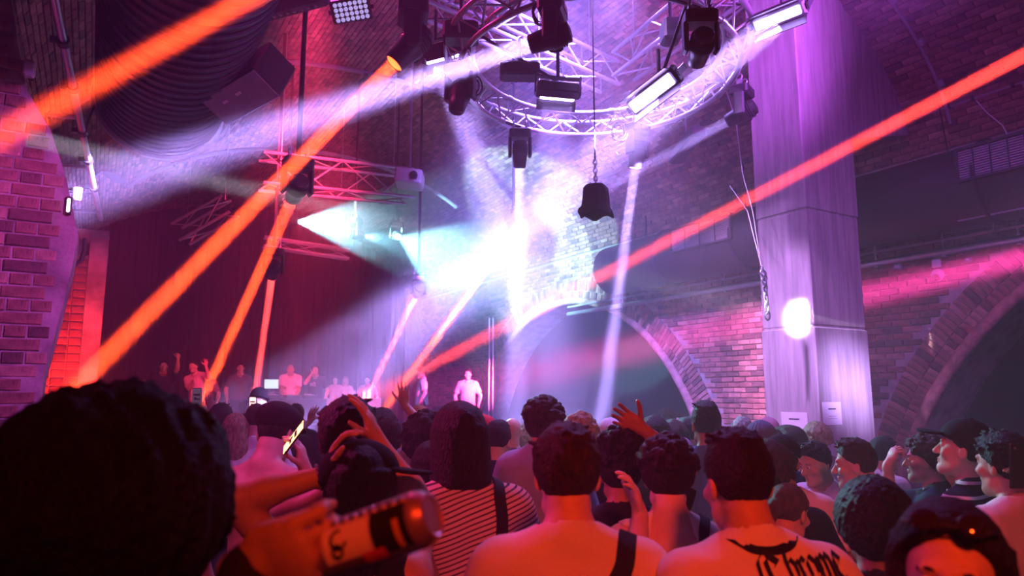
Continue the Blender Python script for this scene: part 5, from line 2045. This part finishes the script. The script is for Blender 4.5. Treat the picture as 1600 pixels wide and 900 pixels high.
# phones and the can
def phone(label, px, py, d, w=.075, h=.15, lit=None, tilt=0.0, strength=3.0, facing=None):
    c = P(px, py, d)
    t = thing('phone', label, 'phone', c - UP * h / 2)
    nf = (facing or FW * -1).normalized()
    ux = UP.cross(nf).normalized()
    uy = nf.cross(ux)
    q = Matrix((ux * math.cos(tilt) + uy * math.sin(tilt), uy * math.cos(tilt) - ux * math.sin(tilt), nf)).transposed()
    MB().box(c, (w, h, .009), q, bev=.004).build('case', M['black'], t)
    if lit:
        MB().box(c + nf * .005, (w * .9, h * .92, .002), q).build('screen', lens_mat(lit, strength), t)
        mb = MB()
        for a_, b_, ww, hh_ in ((0, .12, .7, .12), (-.15, -.1, .3, .16), (.18, -.12, .3, .1)):
            mb.box(c + nf * .0065 + q @ Vector((a_ * w, b_ * h, 0)), (ww * w, hh_ * h, .001), q)
        mb.build('screen_image', M['black'], t)['kind'] = 'stuff'
    else:
        MB().box(c + nf * .005, (w * .9, h * .95, .002), q).build('screen', M['dark_lens'], t)
    MB().lathe([(0, .006), (.003, .005)], c + nf * .0045 + q @ Vector((-.3 * w, .4 * h, 0)), nf, 10).build('camera_eye', M['steel'], t)
    return t


phone('dark phone with a bright rim held up left, beside the raised red palm', 308, 620, 5.95, .08, .15, (.25, .2, .3), strength=.25)
phone('phone with a bright white and red screen held up under the second beam', 395, 630, 8.2, .08, .15, (1, .55, .5), strength=2.5)
phone('black phone held upright by the man at the right edge', 1594, 728, 2.56, .078, .165)
phone('glowing phone in the hands of the flat cap man', 460, 684, 2.95, .08, .15, (1, .5, .2), tilt=-.3, strength=4, facing=RT * -.75 + UP * .55 - FW * .35)

ax_ = (P(655, 806, .84) - P(505, 858, .875)).normalized()
cc_ = P(592, 834, .89)
t = thing('drinks_can', 'drinks can with an orange label panel held sideways by the hand at the bottom left', 'can', cc_)
prof = [(-.083, .02), (-.0825, .026), (-.081, .0265), (-.076, .033), (-.07, .0355), (.06, .0355), (.07, .0335), (.077, .028), (.079, .0275), (.08, .025), (.077, .022)]
canm = principled('can_metal', (.75, .45, .5), .28, metal=.75)
MB().lathe(prof, cc_, ax_, 40).build('can_body', canm, t, True)


def can_panel(name, mat, s0, s1, a0, a1, lift=.0006):
    view = (CAM - cc_)
    view = (view - ax_ * view.dot(ax_)).normalized()
    w = ax_.cross(view)
    vs, fs = [], []
    n = 14
    for s_ in (s0, s1):
        for i in range(n + 1):
            a = a0 + (a1 - a0) * i / n
            for l in (lift, lift - .0004):
                vs.append(cc_ + ax_ * s_ + (.0355 + l) * (math.cos(a) * view + math.sin(a) * w))
    m = 2 * (n + 1)
    for i in range(n):
        fs.append((2 * i, 2 * i + 2, m + 2 * i + 2, m + 2 * i))
    return MB().add(vs, fs).build(name, mat, t, True)


can_panel('label_panel', principled('label_cream', (.85, .72, .6), .5), -.06, .008, -.75, .5)
can_panel('dark_panel', M['ink'], .01, .06, -.8, .75)
can_panel('stripe', principled('stripe_orange', (.6, .3, .1), .5), .042, .05, -.3, .7, .0012)
can_panel('crest', principled('crest_red', (.7, .04, .08), .5), -.01, .022, .45, .95, .0012)
view = (CAM - cc_)
view = (view - ax_ * view.dot(ax_)).normalized()
w = ax_.cross(view)
for k, (s0, a0, r0_, a_, b_) in enumerate(((-.036, -.25, .011, .4, 5.0), (-.04, .12, .007, 0, 5.6))):
    mb = MB()
    pts = []
    for i in range(14):
        th_ = a_ + (b_ - a_) * i / 13
        s_ = s0 + r0_ * math.cos(th_)
        an = a0 + r0_ * math.sin(th_) / .0355
        pts.append(cc_ + ax_ * s_ + .0364 * (math.cos(an) * view + math.sin(an) * w))
    mb.tube(pts, .0022, 5).build('letter', M['ink'], t)
for i in range(9):  # metal beads standing in for glints along the can's edge
    s_ = -.06 + .014 * i
    an = -.98
    MB().lathe([(-.006, .001), (-.004, .003), (.004, .003), (.006, .001)], cc_ + ax_ * s_ + .036 * (math.cos(an) * view + math.sin(an) * w), ax_, 8).build('glint_bead', M['alu'], t, True)

# ---------------------------------------------------------------- DJ table, laptop, bottles, monitors
zt = STAGE + .95
c = P(452, 618, 16.0)
t = thing('dj_table', 'black draped DJ table in front of the bald DJ', 'table', (c.x, c.y, STAGE))
MB().box((c.x, c.y, zt - .02), (1.9, .7, .04), bev=.008).build('tabletop', M['black'], t)
MB().box((c.x, c.y - .33, STAGE + .46), (1.9, .03, .9)).build('front_cloth', M['black_matte'], t)
for sx in (-.9, .9):
    for sy in (-.28, .3):
        MB().box((c.x + sx, c.y + sy, STAGE + .46), (.05, .05, .92)).build('leg', M['black'], t)
for k, dx in enumerate((-.35, .05, .45)):
    lab = ('left of the three black decks on the DJ table', 'middle of the three black decks on the DJ table', 'right of the three black decks on the DJ table')[k]
    d_ = thing('dj_deck', lab, 'deck', (c.x + dx, c.y, zt))
    MB().box((c.x + dx, c.y - .05, zt + .045), (.34, .4, .08), bev=.012).build('body', M['black'], d_)
    MB().lathe([(0, .1), (.012, .1), (.015, .09)], (c.x + dx, c.y - .08, zt + .085), (0, 0, 1), 20).build('platter', M['steel'], d_, True)
    MB().box((c.x + dx, c.y + .12, zt + .1), (.16, .05, .03)).build('screen', lens_mat((.9, .3, .3), .6), d_)
    for j in range(4):
        MB().lathe([(0, .012), (.018, .01)], (c.x + dx - .12 + .08 * j, c.y - .2, zt + .085), (0, 0, 1), 8).build('knob', M['grey'], d_)
lp = P(424, 600, 15.9)
d_ = thing('laptop', 'open laptop with a pale green lit screen at the left end of the DJ table', 'laptop', (lp.x, lp.y, zt))
MB().box((lp.x, lp.y, zt + .14), (.05, .22, .02)).box((lp.x, lp.y, zt + .01), (.3, .3, .015)).build('stand', M['steel'], d_)
Rl_ = Matrix.Rotation(math.radians(-12), 3, 'X')
MB().box(lp, (.33, .015, .23), Rl_).build('lid', M['grey'], d_)
MB().box(lp + Vector((0, -.012, 0)), (.3, .006, .2), Rl_).build('screen', lens_mat((.75, 1, .88), 1.2), d_)
MB().box((lp.x, lp.y - .12, zt + .155), (.33, .24, .015)).build('keyboard', M['grey'], d_)
c = P(553, 628, 15.4)
zb = c.z + .08
t = thing('drinks_table', 'white topped table with a row of bottles, right of the DJ', 'table', (c.x, c.y, STAGE))
MB().box((c.x, c.y, zb - .1), (1.05, .55, .2), bev=.01).build('tabletop', M['white'], t)
for sx in (-.45, .45):
    for sy in (-.2, .2):
        MB().box((c.x + sx, c.y + sy, STAGE + (zb - .2 - STAGE) / 2), (.05, .05, max(.05, zb - .2 - STAGE))).build('leg', M['black'], t)
for k in range(5):
    x = c.x - .28 + .13 * k
    d_ = thing('bottle', ('first', 'second', 'third', 'fourth', 'fifth')[k] + ' short white bottle from the left on the white topped table', 'bottle', (x, c.y - .1, zb), 'short bottles on the white table')
    MB().lathe([(0, .036), (.09, .036), (.12, .018), (.16, .014)], (x, c.y - .1, zb), (0, 0, 1), 12).build('glass', M['white'], d_, True)
    MB().lathe([(0, .016), (.025, .016)], (x, c.y - .1, zb + .155), (0, 0, 1), 10).build('bottle_cap', M['steel'], d_, True)
x = c.x + .38
d_ = thing('bottle', 'tall white bottle at the right end of the row on the white topped table', 'bottle', (x, c.y - .1, zb))
MB().lathe([(0, .042), (.18, .042), (.23, .02), (.33, .016)], (x, c.y - .1, zb), (0, 0, 1), 12).build('glass', M['white'], d_, True)
MB().lathe([(0, .019), (.03, .019)], (x, c.y - .1, zb + .32), (0, 0, 1), 10).build('bottle_cap', M['steel'], d_, True)
for k, (px, d0, lab) in enumerate(((478, 15.2, 'black wedge monitor on the stage edge below the DJ'), (352, 15.4, 'dark speaker box on stage between the two red beams'), (700, 15.0, 'black speaker cabinet at the right end of the stage'))):
    c = P(px, 640, d0)
    h_ = (.42, .75, .8)[k]
    t = thing('stage_speaker', lab, 'speaker', (c.x, c.y, STAGE))
    MB().box((c.x, c.y, STAGE + h_ / 2), (.55, .45, h_), bev=.02).build('cabinet', M['black'], t)
    MB().box((c.x, c.y - .232, STAGE + h_ / 2), (.49, .012, h_ * .9)).build('grille', M['black_matte'], t)
    MB().lathe([(0, .16), (.02, .14), (.01, .04), (.025, .001)], (c.x, c.y - .24, STAGE + h_ * .45), (0, -1, 0), 20).build('cone', M['duct'], t, True)
# two thin poles at the right of the stage
for px, lab in ((764, 'left of two thin upright poles at the right of the stage'), (770, 'right of two thin upright poles at the right of the stage')):
    c = P(px, 600, 14.4)
    t = thing('stage_pole', lab, 'pole', (c.x, c.y, 0))
    MB().tube([(c.x, c.y, .02), (c.x, c.y, 3.4)], .018, 8).build('pole', M['steel'], t)
    MB().lathe([(0, .16), (.02, .15)], (c.x, c.y, 0), (0, 0, 1), 16).build('base', M['black'], t)

# ---------------------------------------------------------------- haze filling the hall
haze = bpy.data.materials.new('haze')
haze.use_nodes = True
nt = haze.node_tree
nt.nodes.clear()
out_ = nt.nodes.new('ShaderNodeOutputMaterial')
sc_ = nt.nodes.new('ShaderNodeVolumeScatter')
nt.links.new(sc_.outputs[0], out_.inputs['Volume'])
sc_.inputs['Density'].default_value = .026
sc_.inputs['Anisotropy'].default_value = .2
o = MB().box(((XL + XR) / 2, (Y0 + Y1) / 2, 3.5), (XR - XL - .1, Y1 - Y0 - .6, 6.9)).build('haze', haze)
tag(o, 'thin stage haze filling the whole hall, glowing where the light beams cross it', 'haze', kind='stuff')

# thicker smoke drifting in front of the stage, thinning out towards its edges
smoke = bpy.data.materials.new('smoke')
smoke.use_nodes = True
nt = smoke.node_tree
nt.nodes.clear()
out_ = nt.nodes.new('ShaderNodeOutputMaterial')
sc_ = nt.nodes.new('ShaderNodeVolumeScatter')
sc_.inputs['Anisotropy'].default_value = .2
nt.links.new(sc_.outputs[0], out_.inputs['Volume'])
tc = nt.nodes.new('ShaderNodeTexCoord')
ln = nt.nodes.new('ShaderNodeVectorMath')
ln.operation = 'LENGTH'
nt.links.new(tc.outputs['Object'], ln.inputs[0])
nz = nt.nodes.new('ShaderNodeTexNoise')
nz.inputs['Scale'].default_value = 2.2
nz.inputs['Detail'].default_value = 2
nt.links.new(tc.outputs['Object'], nz.inputs['Vector'])
ad = nt.nodes.new('ShaderNodeMath')
ad.operation = 'MULTIPLY_ADD'
ad.inputs[1].default_value = .7
nt.links.new(nz.outputs['Fac'], ad.inputs[0])
nt.links.new(ln.outputs['Value'], ad.inputs[2])
mr = nt.nodes.new('ShaderNodeMapRange')
mr.interpolation_type = 'SMOOTHSTEP'
mr.inputs[1].default_value = 1.2
mr.inputs[2].default_value = .5
mr.inputs[3].default_value = 0
mr.inputs[4].default_value = .17
nt.links.new(ad.outputs[0], mr.inputs[0])
nt.links.new(mr.outputs[0], sc_.inputs['Density'])
mb = MB()
prof = [(-1, .01)] + [(-math.cos(math.pi * i / 14), math.sin(math.pi * i / 14)) for i in range(1, 14)] + [(1, .01)]
mb.lathe(prof, (0, 0, 0), (0, 0, 1), 24)
for ctr, sc3, lab in ((P(680, 378, 9.6), (3.2, 2.6, 2.1), 'big drifting bank of pale smoke glowing white in the middle of the hall'),
                      (P(545, 358, 10.9), (1.5, 1.2, .95), 'smaller puff of smoke added around the two cyan lamps to brighten their cones')):  # second puff is added so the cyan cones start brighter
    o = mb.build('smoke_cloud', smoke, None, True)
    o.location = ctr
    o.rotation_euler = (0, 0, -YAW)
    o.scale = sc3
    tag(o, lab, 'smoke', kind='stuff')
